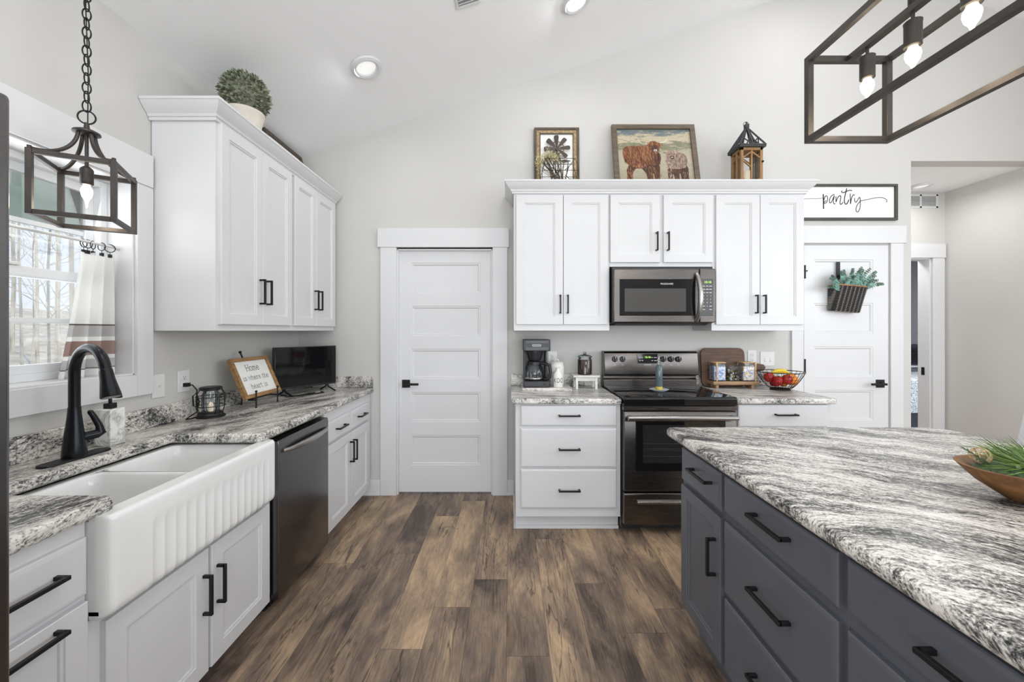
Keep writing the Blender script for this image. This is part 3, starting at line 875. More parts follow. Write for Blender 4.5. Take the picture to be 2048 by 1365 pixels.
# ---- dishwasher
r = thing('dishwasher', 'dark stainless dishwasher with curved bar handle between white cabinets', 'dishwasher', (-1.45, 2.19, 0))
b = MB().box(LX+.01, -1.172, 1.925, 2.463, .1, .835); b.box(LX+.01, -1.20, 1.93, 2.458, .0, .1)
build(b, 'cabinet_body', M['darkplastic'], r)
dw = MB()
pr = [(-1.17, .055), (-1.134, .055), (-1.130, .060), (-1.130, .815), (-1.134, .832), (-1.17, .836)]
dw.prism(pr, lambda u, v: (u, 1.930, v), lambda u, v: (u, 2.458, v))
dwo = build(dw, 'door', M['steelv'], r, .006, 3)
hb = MB()
pts = []; hw = []
for i in range(17):
    t = i/16; y = 1.965 + .46*t; d = .045*math.sin(PI*t)**.5
    pts.append((-1.128 + d*.75, y, .775 + .0*t)); 
hb.tube(pts, [.010+.006*math.sin(PI*i/16) for i in range(17)], 12)
build(hb, 'handle', M['chrome'], dwo)
kp = MB().box(-1.21, -1.195, 1.94, 2.45, .004, .055)
for k in range(3): kp.box(-1.195, -1.185, 1.95+.02*k, 1.96+.02*k, .01, .05)
build(kp, 'kick_plate', M['black'], r)

# ---- refrigerator at the left edge
r = thing('refrigerator', 'black stainless refrigerator cut by the left edge of the picture', 'refrigerator', (-1.32, .23, 0))
build(MB().box(LX+.01, -.94, -.225, .682, .02, 1.77), 'cabinet_body', M['steelv'], r, .004)
for y0, y1, z0, z1, hy in ((-.225, .228, .62, 1.785, .19), (.232, .692, .62, 1.785, .27), (-.225, .692, .06, .61, None)):
    d = build(MB().box(-.935, -.872, y0, y1, z0, z1), 'door', M['steelv'], r, .008, 3)
    h = MB()
    if hy: h.tube([(-.87, hy, .80), (-.825, hy, .84), (-.815, hy, 1.2), (-.825, hy, 1.56), (-.87, hy, 1.6)], .012, 10)
    else: h.tube([(-.87, -.1, .54), (-.825, -.06, .54), (-.82, .23, .54), (-.825, .52, .54), (-.87, .56, .54)], .012, 10)
    build(h, 'handle', M['steel'], d)
build(MB().box(-1.7, -.95, -.2, .66, 0, .02), 'base', M['black'], r)

# ---- range
r = thing('range', 'black stainless electric range with glass cooktop and oven window', 'range', (1.135, 2.96, 0))
RX0, RX1 = .757, 1.515
b = MB().box(RX0, RX1, 2.69, 3.27, .03, .895); b.box(RX0+.03, RX1-.03, 2.75, 3.25, 0, .03)
build(b, 'body', M['darkplastic'], r)
ct = MB(); ct.prism([(2.635, .868), (2.628, .876), (2.628, .918), (2.64, .928), (3.20, .928), (3.20, .868)], lambda u, v: (RX0+.001, u, v), lambda u, v: (RX1-.001, u, v))
cto = build(ct, 'cooktop', M['blackglass'], r, .003)
M['burner'] = plain('burner_ring_print', (.045,.045,.047), .12, var=.1)
for cx_, cy_, rr in ((.94, 2.79, .105), (1.33, 2.79, .085), (.94, 3.05, .075), (1.33, 3.05, .105)):
    bn = MB()
    for q in (rr, rr*.62): bn.lathe([(q-.003, .9284), (q+.003, .9284)], (cx_, cy_, 0), 40)
    build(bn, 'burner_ring', M['burner'], cto)
tr = MB().box(RX0, RX1, 2.632, 2.69, .838, .866)
for k in range(3): tr.box(.86+.2*k, .98+.2*k, 2.6305, 2.633, .846, .851)
build(tr, 'vent_trim', M['steel'], r, .002)
od = MB()
od.prism([(2.69, .295), (2.640, .295), (2.632, .303), (2.632, .822), (2.640, .834), (2.69, .834)], lambda u, v: (RX0+.004, u, v), lambda u, v: (RX1-.004, u, v))
odo = build(od, 'oven_door', M['steel'], r, .004)
wn_ = MB().box(.836, 1.436, 2.6285, 2.634, .435, .770)
build(wn_, 'oven_window', M['blackglass'], odo, .003)
M['oven_inner'] = plain('oven_tinted_glass', (.022,.021,.020), .06, var=.2)
rk = MB().box(.885, 1.387, 2.6275, 2.629, .49, .742)
rko = build(rk, 'window_pane', M['oven_inner'], odo, .002)
M['rack'] = plain('rack_wire', (.16,.155,.15), .3, metal=.8)
for z in (.535, .575, .585, .62):
    build(MB().box(.886, 1.386, 2.6268, 2.6276, z-.0012, z+.0012), 'oven_rack', M['rack'], odo)
hd = MB(); hd.tube([(RX0+.018, 2.592, .797), (RX1-.018, 2.592, .797)], .0165, 18)
for x in (RX0+.04, RX1-.04): hd.box(x-.012, x+.012, 2.592, 2.634, .786, .808)
build(hd, 'handle', M['chrome'], odo, .002)
sd = MB(); sd.prism([(2.69, .07), (2.640, .07), (2.634, .076), (2.634, .280), (2.640, .287), (2.69, .287)], lambda u, v: (RX0+.004, u, v), lambda u, v: (RX1-.004, u, v))
sdo = build(sd, 'storage_drawer', M['steel'], r, .004)
build(MB().prism([(2.632, .215), (2.615, .222), (2.615, .236), (2.634, .245)], lambda u, v: (.845, u, v), lambda u, v: (1.43, u, v)), 'handle', M['chrome'], sdo, .002)
bgp = MB()
bgp.prism([(3.275, .90), (3.205, .90), (3.200, .975), (3.213, .985), (3.213, 1.005), (3.172, 1.018), (3.165, 1.055), (3.185, 1.19), (3.20, 1.205), (3.275, 1.205)], lambda u, v: (RX0+.002, u, v), lambda u, v: (RX1-.002, u, v))
bgo = build(bgp, 'control_panel', M['steel'], r, .003)
def slope(x, z, d=0):   # point on the sloped control face
    t = (z-1.055)/(1.19-1.055)
    n = V(0, -.989, .146)
    return V(x, 3.165+.02*t, z) + n*d
for x in (.842, .905, 1.232, 1.294, 1.355):
    n = V(0, -.989, .146); c0 = slope(x, 1.142)
    k = MB(); k.cyl(c0 + n*.001, c0 + n*.016, .0235, .021, 24)
    Mx = Matrix(((1,0,0),(0,-.146,-.989),(0,.989,.146)))
    k.bar(c0 + n*.020 - V(0,.146,.989)*.02, c0 + n*.020 + V(0,.146,.989)*.02, .009, .012, up=n)
    kb = build(k, 'knob', M['darkplastic'], bgo, .001)
    mk = MB(); mk.bar(c0 + n*.0265 + V(0,.146,.989)*.004, c0 + n*.0265 + V(0,.146,.989)*.018, .0025, .001, up=n)
    build(mk, 'pointer', M['print_white'], kb)
dots = MB()
for x in (.842, .905, 1.232, 1.294, 1.355):
    for a in range(30, 331, 30):
        t = math.radians(a-90); p = slope(x + .030*math.cos(t), 1.142 + .030*math.sin(t), .0008)
        dots.bar(p - V(.0012,0,0), p + V(.0012,0,0), .0022, .0006, up=(0,-1,0))
    q = slope(x, 1.096, .0008)
    for dx0, dx1, dz0, dz1 in ((-.007,.007,-.005,-.004), (-.007,.007,.004,.005), (-.007,-.006,-.005,.005), (.006,.007,-.005,.005)):
        dots.add([slope(x+dx0, 1.096+dz0, .0008), slope(x+dx1, 1.096+dz0, .0008), slope(x+dx1, 1.096+dz1, .0008), slope(x+dx0, 1.096+dz1, .0008)], [(0,1,2,3)])
build(dots, 'dial_marks', M['print_white'], bgo, flat=True)
dp = MB(); dp.add([slope(1.028,1.108,.001), slope(1.182,1.108,.001), slope(1.188,1.184,.001), slope(1.022,1.184,.001), slope(1.028,1.108,.004), slope(1.182,1.108,.004), slope(1.188,1.184,.004), slope(1.022,1.184,.004)],
       [(3,2,1,0),(4,5,6,7),(0,1,5,4),(1,2,6,5),(2,3,7,6),(3,0,4,7)])
dpo = build(dp, 'display', M['blackglass'], bgo, .001)
build(text_mesh('10:18', .022, lambda u, v: slope(1.106+u, 1.157+v, .0048)), 'clock_digits', M['green_led'], dpo, flat=True)
bt = MB()
for x in (1.044, 1.063, 1.142, 1.162, 1.172):
    for z in (1.155, 1.131): bt.add([slope(x-.006, z-.002, .0048), slope(x+.006, z-.002, .0048), slope(x+.006, z+.002, .0048), slope(x-.006, z+.002, .0048)], [(0,1,2,3)])
build(bt, 'buttons', M['print_white'], dpo, flat=True)
build(text_mesh('FRIGIDAIRE', .010, lambda u, v: slope(1.105+u, 1.097+v, .001), 1.15), 'lettering', M['print_white'], bgo, flat=True)

# ---- microwave
r = thing('microwave', 'dark stainless over the range microwave with side keypad', 'microwave', (1.137, 3.1, 1.425))
MX0, MX1 = .762, 1.512
build(MB().box(MX0, MX1, 2.945, BY-.01, 1.428, 1.850), 'body', M['darkplastic'], r, .004)
un = MB(); un.prism([(2.95, 1.428), (3.25, 1.428), (3.20, 1.412), (3.0, 1.412)], lambda u, v: (MX0+.03, u, v), lambda u, v: (MX1-.03, u, v))
build(un, 'vent_base', M['black'], r)
md = build(MB().box(MX0, 1.394, 2.905, 2.944, 1.432, 1.828), 'door', M['steel'], r, .007, 3)
build(MB().box(.806, 1.362, 2.902, 2.906, 1.482, 1.752), 'door_glass', M['blackglass'], md, .003)
M['mw_screen'] = plain('microwave_screen', (.075,.072,.068), .12, var=.1, scale=300)
build(MB().box(.842, 1.293, 2.9008, 2.9022, 1.512, 1.682), 'window', M['mw_screen'], md, .001)
build(text_mesh('FRIGIDAIRE', .017, lambda u, v: (1.152+u, 2.9012, 1.716+v), 1.1), 'lettering', M['print_white'], md, flat=True)
hp = []
for i in range(15):
    t = i/14; hp.append((1.370 + .006*math.sin(PI*t), 2.900 - .052*math.sin(PI*t)**.6, 1.445 + .345*t))
hm = MB(); hm.tube(hp, [.013 + .006*math.sin(PI*i/14) for i in range(15)], 14)
build(hm, 'handle', M['chrome'], md)
mk = build(MB().box(1.397, MX1, 2.905, 2.944, 1.432, 1.828), 'control_panel', M['steel'], r, .006, 3)
build(MB().box(1.402, 1.494, 2.9025, 2.906, 1.482, 1.752), 'keypad', M['blackglass'], mk, .003)
build(text_mesh('10:18', .024, lambda u, v: (1.452+u, 2.9018, 1.728+v)), 'clock_digits', M['green_led'], mk, flat=True)
kt = MB()
for row, z in enumerate((1.70, 1.676, 1.652)):
    for x in (1.424, 1.449, 1.474): kt.box(x-.009, x+.009, 2.9016, 2.9024, z-.002, z+.002)
for i, ch in enumerate('123456789'):
    text_mesh(ch, .014, lambda u, v, i=i: (1.424+.025*(i % 3)+u, 2.9018, 1.628-.025*(i//3)+v), mb=kt)
for z in (1.552, 1.528):
    for x in (1.424, 1.474): kt.box(x-.009, x+.009, 2.9016, 2.9024, z-.002, z+.002)
text_mesh('0', .014, lambda u, v: (1.449+u, 2.9018, 1.552+v), mb=kt)
build(kt, 'key_marks', M['print_white'], mk, flat=True)
# ------------------------------------------------------------------ lamps
A = math.atan(.337)
def can(name, label, x, y, z, slope_, lens, rr=.1, group='recessed ceiling lights'):
    r = thing(name, label, 'ceiling light', (x, y, z), group, rot=(0, -slope_, 0))
    t = MB().lathe([(rr*.62, -.002), (rr*.66, -.014), (rr*.80, -.020), (rr*.96, -.012), (rr, -.001)], (0,0,0), 40)
    build(t, 'trim_ring', M['trim'], r)
    l = MB().lathe([(.0, -.007), (rr*.4, -.007), (rr*.64, -.004)], (0,0,0), 40)
    build(l, 'lens', lens, r)
    return r
can('recessed_light', 'round recessed light low on the slope above the corner cabinets', -.933, 2.558, zc(-.933), A, M['can_dim'])
can('recessed_light', 'bright round recessed light cut by the top edge of the picture', .435, 2.60, zc(.435), A, M['can'])
can('recessed_light', 'round recessed light in the hallway ceiling', 4.02, 3.86, 2.79, 0, M['can_dim'], .085)
def lamp(x, y, z, p, c=(1,1,1), s=.14):
    o = area('can_and_fill_glow', (x, y, z), (x, y, 0), s, s, p, c, 'DISK'); return o
lamp(.435, 2.60, zc(.435)-.04, 3.5)
lamp(-.933, 2.558, zc(-.933)-.04, 2.5)
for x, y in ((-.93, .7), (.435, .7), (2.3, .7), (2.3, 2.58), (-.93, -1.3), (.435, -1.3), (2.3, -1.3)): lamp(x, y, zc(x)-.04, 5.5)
lamp(3.95, 3.66, 2.70, 5.0, (1,1,1), .3)
lamp(4.3, 4.6, 2.6, 95, (.95,.97,1), .5)  # unseen lamp added to brighten the bed, no fixture there

def bulb(parent, c, r=.016, L=.062):
    prof = [(r*.55, 0), (r*.62, -.006), (r*.95, -.018), (r, -.028), (r*.8, -.044), (r*.35, -.058), (.001, -L)]
    pl = bpy.data.lights.new('bulb_glow', 'POINT'); pl.energy = 1.0; pl.color = (1, .86, .66); pl.shadow_soft_size = .02
    po = bpy.data.objects.new('bulb_glow', pl); COL.objects.link(po); po.parent = parent
    off = ROOTS[parent.name]; po.location = (c[0]-off.x, c[1]-off.y, c[2]-off.z-L-.012)
    return build(MB().lathe(prof, c, 20), 'bulb', M['bulb'], parent)

# caged pendant over the sink
pc = (-1.542, 1.439, 1.759)
r = thing('pendant_light', 'dark bronze caged lantern pendant hanging on a chain over the sink', 'pendant light', pc, rot=(0, 0, math.radians(29)))
hs, H, bw_ = .1025, .216, .016
f_ = MB()
for sx in (-1, 1):
    for sy in (-1, 1):
        f_.box(sx*hs-bw_/2, sx*hs+bw_/2, sy*hs-bw_/2, sy*hs+bw_/2, 0, H)
        f_.cyl((sx*hs, sy*hs, H), (sx*hs, sy*hs, H+.010), .006, n=10)
for z in (bw_/2, H-bw_/2):
    for s_ in (-1, 1):
        f_.box(-hs+bw_/2, hs-bw_/2, s_*hs-bw_/2+.001, s_*hs+bw_/2-.001, z-bw_/2, z+bw_/2); f_.box(s_*hs-bw_/2+.001, s_*hs+bw_/2-.001, -hs+bw_/2, hs-bw_/2, z-bw_/2, z+bw_/2)
build(f_, 'cage', M['bronze'], r, .001)
for sx in (-1, 1):
    for sy in (-1, 1):
        p = []
        for i in range(15):
            t = i/14*PI/2
            rad = hs - hs*.84*math.sin(t)
            p.append((sx*rad, sy*rad, H + .002 + .120*(1-math.cos(t))))
        build(MB().tube(p, .0062, 8), 'arm', M['bronze'], r)
c_ = MB().lathe([(.0, .352), (.012, .350), (.026, .344), (.037, .338), (.038, .332), (.03, .328), (.0, .326)], (0,0,0), 28)
c_.cyl((0,0,.35), (0,0,.372), .009, .006, 14)
build(c_, 'canopy_cap', M['bronze'], r)
build(MB().cyl((0,0,.33), (0,0,.205), .0055, n=12), 'stem', M['bronze'], r)
so = build(MB().lathe([(.0,.213),(.008,.213),(.016,.205),(.0185,.200),(.0185,.150),(.016,.146),(.0,.146)], (0,0,0), 24), 'socket', M['bronze'], r)
bulb(r, (0, 0, .147), .0165, .085)
build(MB().tube([(.024*math.cos(t), 0, .392+.024*math.sin(t)) for t in [2*PI*i/24 for i in range(24)]], .0028, 8, True), 'ring', M['black'], r)
z = .432; k = 0
ztop = zc(pc[0]) - pc[2]
ch = MB()
while z < ztop - .035:
    pts = []
    for i in range(20):
        t = 2*PI*i/20; a_, b_ = .0105*math.cos(t), .021*math.sin(t)
        a_ += .0
        pts.append((a_ if k % 2 == 0 else .3*a_, a_*.3 if k % 2 == 0 else a_, z + b_))
    ch.tube(pts, .0024, 6, True); z += .0335; k += 1
build(ch, 'chain', M['black'], r)
build(MB().tube([(.002, .002, .372), (.005, -.003, .55), (-.004, .004, .8), (0, 0, ztop-.02)], .0018, 6), 'cord', M['black'], r)
build(MB().lathe([(.0, ztop-.03), (.02, ztop-.03), (.05, ztop-.018), (.06, ztop+.012), (.0, ztop+.02)], (0,0,0), 28), 'ceiling_rose', M['bronze'], r)

# open box chandelier over the island
r = thing('chandelier', 'long open box chandelier of dark bronze bars over the island', 'chandelier', (1.241, 1.06, 2.064))
x0, x1, y0, y1, z0, z1 = 1.087, 1.395, .66, 1.46, 2.064, 2.378
b_ = .0205
f_ = MB()
for x in (x0, x1-b_):
    for y in (y0, y1-b_): f_.box(x, x+b_, y, y+b_, z0, z1)
    for z in (z0, z1-b_): f_.box(x+.0005, x+b_-.0005, y0+b_, y1-b_, z, z+b_)
for y in (y0, y1-b_):
    for z in (z0, z1-b_): f_.box(x0+b_, x1-b_, y+.0005, y+b_-.0005, z, z+b_)
build(f_, 'frame', M['bronze'], r, .0008)
build(MB().box(1.229, 1.253, y0+b_, y1-b_, z1-.022, z1-.002), 'centre_beam', M['bronze'], r, .0008)
for i in range(5):
    y = 1.372 - .1555*i; t = z1-.022
    build(MB().cyl((1.241, y, t), (1.241, y, t-.033), .005, n=12), 'stem', M['bronze'], r)
    s_ = MB().lathe([(.0,0),(.019,0),(.0225,-.003),(.0225,-.006),(.0215,-.010),(.0215,-.078),(.018,-.080),(.0,-.078)], (1.241, y, t-.028), 28)
    build(s_, 'socket', M['bronze'], r)
    bulb(r, (1.241, y, t-.105), .0195, .078)
for y in (1.218, .902):
    build(MB().cyl((1.241, y, z1-.004), (1.241, y, zc(1.241)-.02), .0065, n=12).cyl((1.241, y, z1-.004), (1.241, y, z1+.03), .011, n=14), 'rod', M['black'], r)
cz = zc(1.241)
cp = MB(); cp.prism([(1.19, zc(1.19)-.03), (1.29, zc(1.29)-.03), (1.29, zc(1.29)+.002), (1.19, zc(1.19)+.002)], lambda u, v: (u, .78, v), lambda u, v: (u, 1.34, v))
build(cp, 'ceiling_plate', M['bronze'], r, .004)

# ------------------------------------------------------------------ vents and outlets
def vent_slope():
    r = thing('ceiling_vent', 'white slotted air vent on the sloped ceiling at the top edge', 'vent', (-.249, 2.195, zc(-.249)), rot=(0, -A, math.radians(0)))
    v = MB(); rect = (-.07, .07, -.165, .165)
    v.box(-.075, .075, -.16, -.145, -.008, .001); v.box(-.075, .075, .145, .16, -.008, .001); v.box(-.075, -.06, -.145, .145, -.008, .001); v.box(.06, .075, -.145, .145, -.008, .001)
    build(v, 'frame', M['trim'], r, .002)
    s_ = MB()
    for i in range(12): s_.obox((0, -.13+.0236*i, -.004), .06, .010, .0012, Matrix.Rotation(math.radians(35), 3, 'X'))
    build(s_, 'slats', M['trim'], r)
    build(MB().box(-.06, .06, -.145, .145, -.0012, -.0005), 'backing', plain('vent_recess', srgb(170,170,170), .8), r)
vent_slope()
r = thing('wall_vent', 'white slotted return vent high on the hallway end wall', 'vent', (4.26, HY, 2.47))
v = MB(); x0, x1, z0, z1 = 4.03, 4.382, 2.63, 2.765
v.box(x0, x1, HY-.008, HY, z0, z0+.016); v.box(x0, x1, HY-.008, HY, z1-.016, z1); v.box(x0, x0+.02, HY-.008, HY, z0, z1); v.box(x1-.02, x1, HY-.008, HY, z0, z1); v.box(4.195, 4.215, HY-.008, HY, z0, z1)
build(v, 'frame', M['trim'], r, .001)
s_ = MB()
for i in range(7): s_.obox((4.206, HY-.005, z0+.024+.0145*i), .16, .006, .0012, Matrix.Rotation(math.radians(40), 3, 'X'))
build(s_, 'slats', M['trim'], r)
build(MB().box(x0+.01, x1-.01, HY-.002, HY-.0005, z0+.01, z1-.01), 'backing', plain('vent_shadow', srgb(150,150,148), .8), r)

def outlet(label, c, face, w=.073, kinds=('o',), h=.117, group='white wall outlets and switches'):
    # face: 'x' looks to +X (left wall), 'y' looks to -Y (far wall)
    if face == 'x': F = lambda u, v, d: (LX + d, c[0] + u, c[1] + v)
    else: F = lambda u, v, d: (c[0] + u, BY - d, c[1] + v)
    def bx(mb, u0, u1, v0, v1, d0, d1):
        a, b = F(u0, v0, d0), F(u1, v1, d1); mb.box(a[0], b[0], a[1], b[1], a[2], b[2])
    r = thing('wall_outlet', label, 'outlet', F(0, -h/2, 0), group)
    p = MB(); bx(p, -w/2, w/2, -h/2, h/2, 0, .006); build(p, 'cover_plate', M['plate'], r, .002)
    n = len(kinds)
    for i, k in enumerate(kinds):
        u = (i-(n-1)/2)*.046
        if k == 'o':
            for v in (-.0195, .0195):
                q = MB(); bx(q, u-.0165, u+.0165, v-.0135, v+.0135, .005, .0085); so = build(q, 'socket', M['plate'], r, .003)
                q = MB(); bx(q, u-.0075, u-.0055, v-.002, v+.007, .008, .0089); bx(q, u+.0055, u+.0075, v-.002, v+.006, .008, .0089); bx(q, u-.0025, u+.0025, v-.010, v-.005, .008, .0089)
                build(q, 'slots', M['slot'], so)
        elif k == 's':
            q = MB(); bx(q, u-.005, u+.005, -.012, .012, .005, .007); bx(q, u-.004, u+.004, 0, .009, .006, .016); build(q, 'switch', M['plate'], r, .001)
        else:
            q = MB(); bx(q, u-.006, u+.006, -.028, .004, .005, .0075); build(q, 'socket', M['plate'], r, .001)
            q = MB(); bx(q, u-.003, u+.003, -.004, -.001, .007, .0079); bx(q, u-.003, u+.003, -.022, -.018, .007, .0079); build(q, 'slots', M['slot'], r)
    return r
outlet('white switch plate beside the window casing over the counter', (1.984, 1.095), 'x', kinds=('s',))
outlet('white outlet with the black lantern cord plugged in', (2.137, 1.100), 'x')
outlet('white outlet behind the coffee maker and canister', (.355, 1.140), 'y')
outlet('white single outlet just right of the cutting board', (2.020, 1.150), 'y')
outlet('wide white double plate right of the cutting board, above the fruit bowl', (2.147, 1.137), 'y', .118, ('d', 'd'), .118)

# ------------------------------------------------------------------ around the sink
r = thing('faucet', 'tall matte black pull-down faucet behind the sink', 'faucet', (-1.61, 1.46, LZ1))
FX, FYY = -1.61, 1.46
dk = MB(); n_ = 28
prof = []
for i in range(n_):
    t = 2*PI*i/n_
    prof.append((.030*math.cos(t), (.088 if math.sin(t) >= 0 else -.088) + .030*math.sin(t)))
dk.prism(prof, lambda u, v: (FX+u, FYY+.005+v, LZ1), lambda u, v: (FX+u*.93, FYY+.005+v*.985, LZ1+.008))
build(dk, 'deck_plate', M['black'], r, .002)
M['faucet'] = plain('faucet_black', (.014,.016,.019), .26, metal=.5, var=.1)
bd = MB().lathe([(.0, .008), (.033, .008), (.0345, .012), (.034, .03), (.031, .06), (.025, .11), (.0205, .15), (.0185, .172), (.0178, .19)], (FX, FYY, LZ1), 32)
build(bd, 'body', M['faucet'], r)
dv = V(.18, -.06, 0).normalized(); R_ = .093
p = [V(FX, FYY, LZ1+.188), V(FX, FYY, LZ1+.26), V(FX, FYY, LZ1+.318)]
cc = V(FX, FYY, LZ1+.318) + dv*R_
for i in range(1, 17):
    t = PI - i*(PI*.93)/16
    p.append(cc + dv*R_*math.cos(t) + UP*R_*math.sin(t))
build(MB().tube(p, .0165, 20), 'spout', M['faucet'], r)
d_ = (p[-1]-p[-2]).normalized(); e_ = p[-1]
Lh = .105
hp_ = [e_ + d_*(Lh*t) for t in (0, .05, .1, .4, .7, .93, .98, 1)]
build(MB().tube(hp_, [.0165, .0180, .0185, .0205, .025, .0285, .0285, .026], 22), 'spray_head', M['faucet'], r)
build(MB().tube([e_ + d_*.025 - dv*.018, e_ + d_*.045 - dv*.023, e_ + d_*.065 - dv*.022], .006, 10), 'spray_button', M['black'], r)
hdv = V(.45, .9, 0).normalized()
h0 = V(FX, FYY, LZ1+.075)
hb = MB().tube([h0 + hdv*.015, h0 + hdv*.062 + UP*.004], [.017, .0165], 18)
build(hb, 'handle_base', M['faucet'], r)
h1 = h0 + hdv*.062
build(MB().tube([h1 - hdv*.006, h1 + hdv*.010 + UP*.008, h1 + hdv*.004 + UP*.035, h1 - hdv*.012 + UP*.075, h1 - hdv*.021 + UP*.092, h1-hdv*.024+UP*.097], [.016, .0155, .011, .0095, .0085, .003], 14), 'handle', M['faucet'], r)

def marble(name):
    m, nt, b = base_mat(name)
    tc = N(nt, 'ShaderNodeTexCoord'); n = N(nt, 'ShaderNodeTexNoise', Scale=9.0, Detail=6.0, Distortion=2.0)
    nt.links.new(tc.outputs['Object'], n.inputs['Vector'])
    q = math_node(nt, 'ABSOLUTE', math_node(nt, 'SUBTRACT', n.outputs['Fac'], .5))
    rr = ramp(nt, [(0.0, srgb(178,178,176)), (.03, srgb(222,220,216)), (.1, srgb(238,237,234))])
    nt.links.new(q, rr.inputs[0]); nt.links.new(rr.outputs[0], b.inputs['Base Color']); b.inputs['Roughness'].default_value = .25
    return m
M['marble'] = marble('white_marble')
r = thing('soap_dispenser', 'square white marble soap dispenser with black pump', 'soap dispenser', (-1.665, 1.645, LZ1))
build(MB().box(-1.700, -1.631, 1.612, 1.676, LZ1, LZ1+.150), 'bottle', M['marble'], r, .004, 3)
pm = MB().box(-1.680, -1.650, 1.630, 1.660, LZ1+.150, LZ1+.172); pm.cyl((-1.665, 1.645, LZ1+.172), (-1.665, 1.645, LZ1+.195), .006, n=12)
pm.box(-1.678, -1.620, 1.637, 1.653, LZ1+.193, LZ1+.203)
build(pm, 'pump', M['black'], r, .002)

# curtain rod, rings and cafe curtain
r = thing('curtain_rod', 'slim white tension rod across the sink window', 'curtain rod', (-1.835, 1.47, 1.75))
build(MB().cyl((-1.835, WY0+.008, 1.76), (-1.835, WY1-.008, 1.76), .0065, n=14), 'rod', M['trim'], r)
for y, s_ in ((WY1-.008, -1), (WY0+.008, 1)):
    build(MB().cyl((-1.835, y, 1.76), (-1.835, y+s_*.022, 1.76), .0115, .009, 16), 'end_cap', M['trim'], r)
proto = None
for i, (y, rz, lab) in enumerate(((1.700, 12, 'black curtain ring with clip, leftmost on the rod'), (1.716, -8, 'black curtain ring with clip, second from the left'), (1.738, 20, 'black curtain ring with clip, third from the left'),
                           (1.775, 88, 'black curtain ring seen edge-on, fourth from the left'), (1.812, -40, 'black curtain ring with clip, rightmost near the wall'))):
    if proto is None:
        t = thing('curtain_ring', lab, 'curtain ring', (0,0,0), 'black clip rings on the curtain rod', rot=(0,0,0))
        build(MB().tube([(.0, .0175*math.cos(a), .0175*math.sin(a)) for a in [2*PI*k/24 for k in range(24)]], .0018, 7, True), 'ring', M['black'], t)
        cl = MB().cyl((0,0,-.0185), (0,0,-.028), .0012, n=6); cl.box(-.004, .004, -.007, .007, -.043, -.028); cl.box(-.006, .006, -.004, .004, -.036, -.030)
        build(cl, 'clip', M['black'], t)
        proto = t; q = t
    else: q = copy_tree(proto)
    q.location = (-1.835, y, 1.7505); q.rotation_euler = (0, 0, math.radians(rz)); q['label'] = lab
def curtain_mat():
    m = bpy.data.materials.new('curtain_cloth'); m.use_nodes = True; nt = m.node_tree; nt.nodes.clear()
    o = N(nt, 'ShaderNodeOutputMaterial'); tc = N(nt, 'ShaderNodeTexCoord'); sp = N(nt, 'ShaderNodeSeparateXYZ'); nt.links.new(tc.outputs['Object'], sp.inputs[0])
    z = math_node(nt, 'DIVIDE', sp.outputs['Z'], .54)     # 0 at hem, 1 at top
    W_, G, T_, Lg = srgb(250,250,248), srgb(128,124,121), srgb(190,166,158), srgb(216,214,213)
    def s(zz): return (zz-1.172)/.54
    rr = ramp(nt, [(0, W_), (s(1.207), G), (s(1.212), Lg), (s(1.248), W_), (s(1.266), T_), (s(1.328), W_), (s(1.345), Lg), (s(1.395), G), (s(1.401), W_)], 'CONSTANT')
    nt.links.new(z, rr.inputs[0])
    no = N(nt, 'ShaderNodeTexNoise', Scale=400.0); nt.links.new(tc.outputs['Object'], no.inputs[0])
    c = mixc(nt, .06, rr.outputs[0], no.outputs['Color'], 'MULTIPLY')
    d = N(nt, 'ShaderNodeBsdfDiffuse'); t = N(nt, 'ShaderNodeBsdfTranslucent'); mx = N(nt, 'ShaderNodeMixShader'); mx.inputs[0].default_value = .45
    nt.links.new(c, d.inputs[0]); nt.links.new(c, t.inputs[0]); nt.links.new(d.outputs[0], mx.inputs[1]); nt.links.new(t.outputs[0], mx.inputs[2]); nt.links.new(mx.outputs[0], o.inputs[0])
    return m
cu = MB(); nu, nv = 90, 40
for j in range(nv+1):
    v_ = j/nv; z = 1.712 - .54*v_
    for i in range(nu+1):
        u_ = i/nu
        y = (1.688 - .100*v_**1.15) + (1.838 - 1.688 + .100*v_**1.15 + .008*v_)*u_
        x = -1.838 + (.010 + .016*v_)*math.sin(u_*2*PI*3.6 + .6) + .006*math.sin(u_*17+v_*2)*v_
        cu.v.append((x, y, z - .006*math.sin(u_*2*PI*2)*(1-v_)))
for j in range(nv):
    for i in range(nu):
        a = j*(nu+1)+i; cu.f.append([a, a+1, a+nu+2, a+nu+1]); cu.m.append(0)
co = build(cu, 'cafe_curtain', curtain_mat(), label='white cafe curtain with grey and brown stripes gathered at the right of the window', cat='curtain', origin=(-1.838, 1.76, 1.172), ang=80)
sm = co.modifiers.new('thick', 'SOLIDIFY'); sm.thickness = .0012

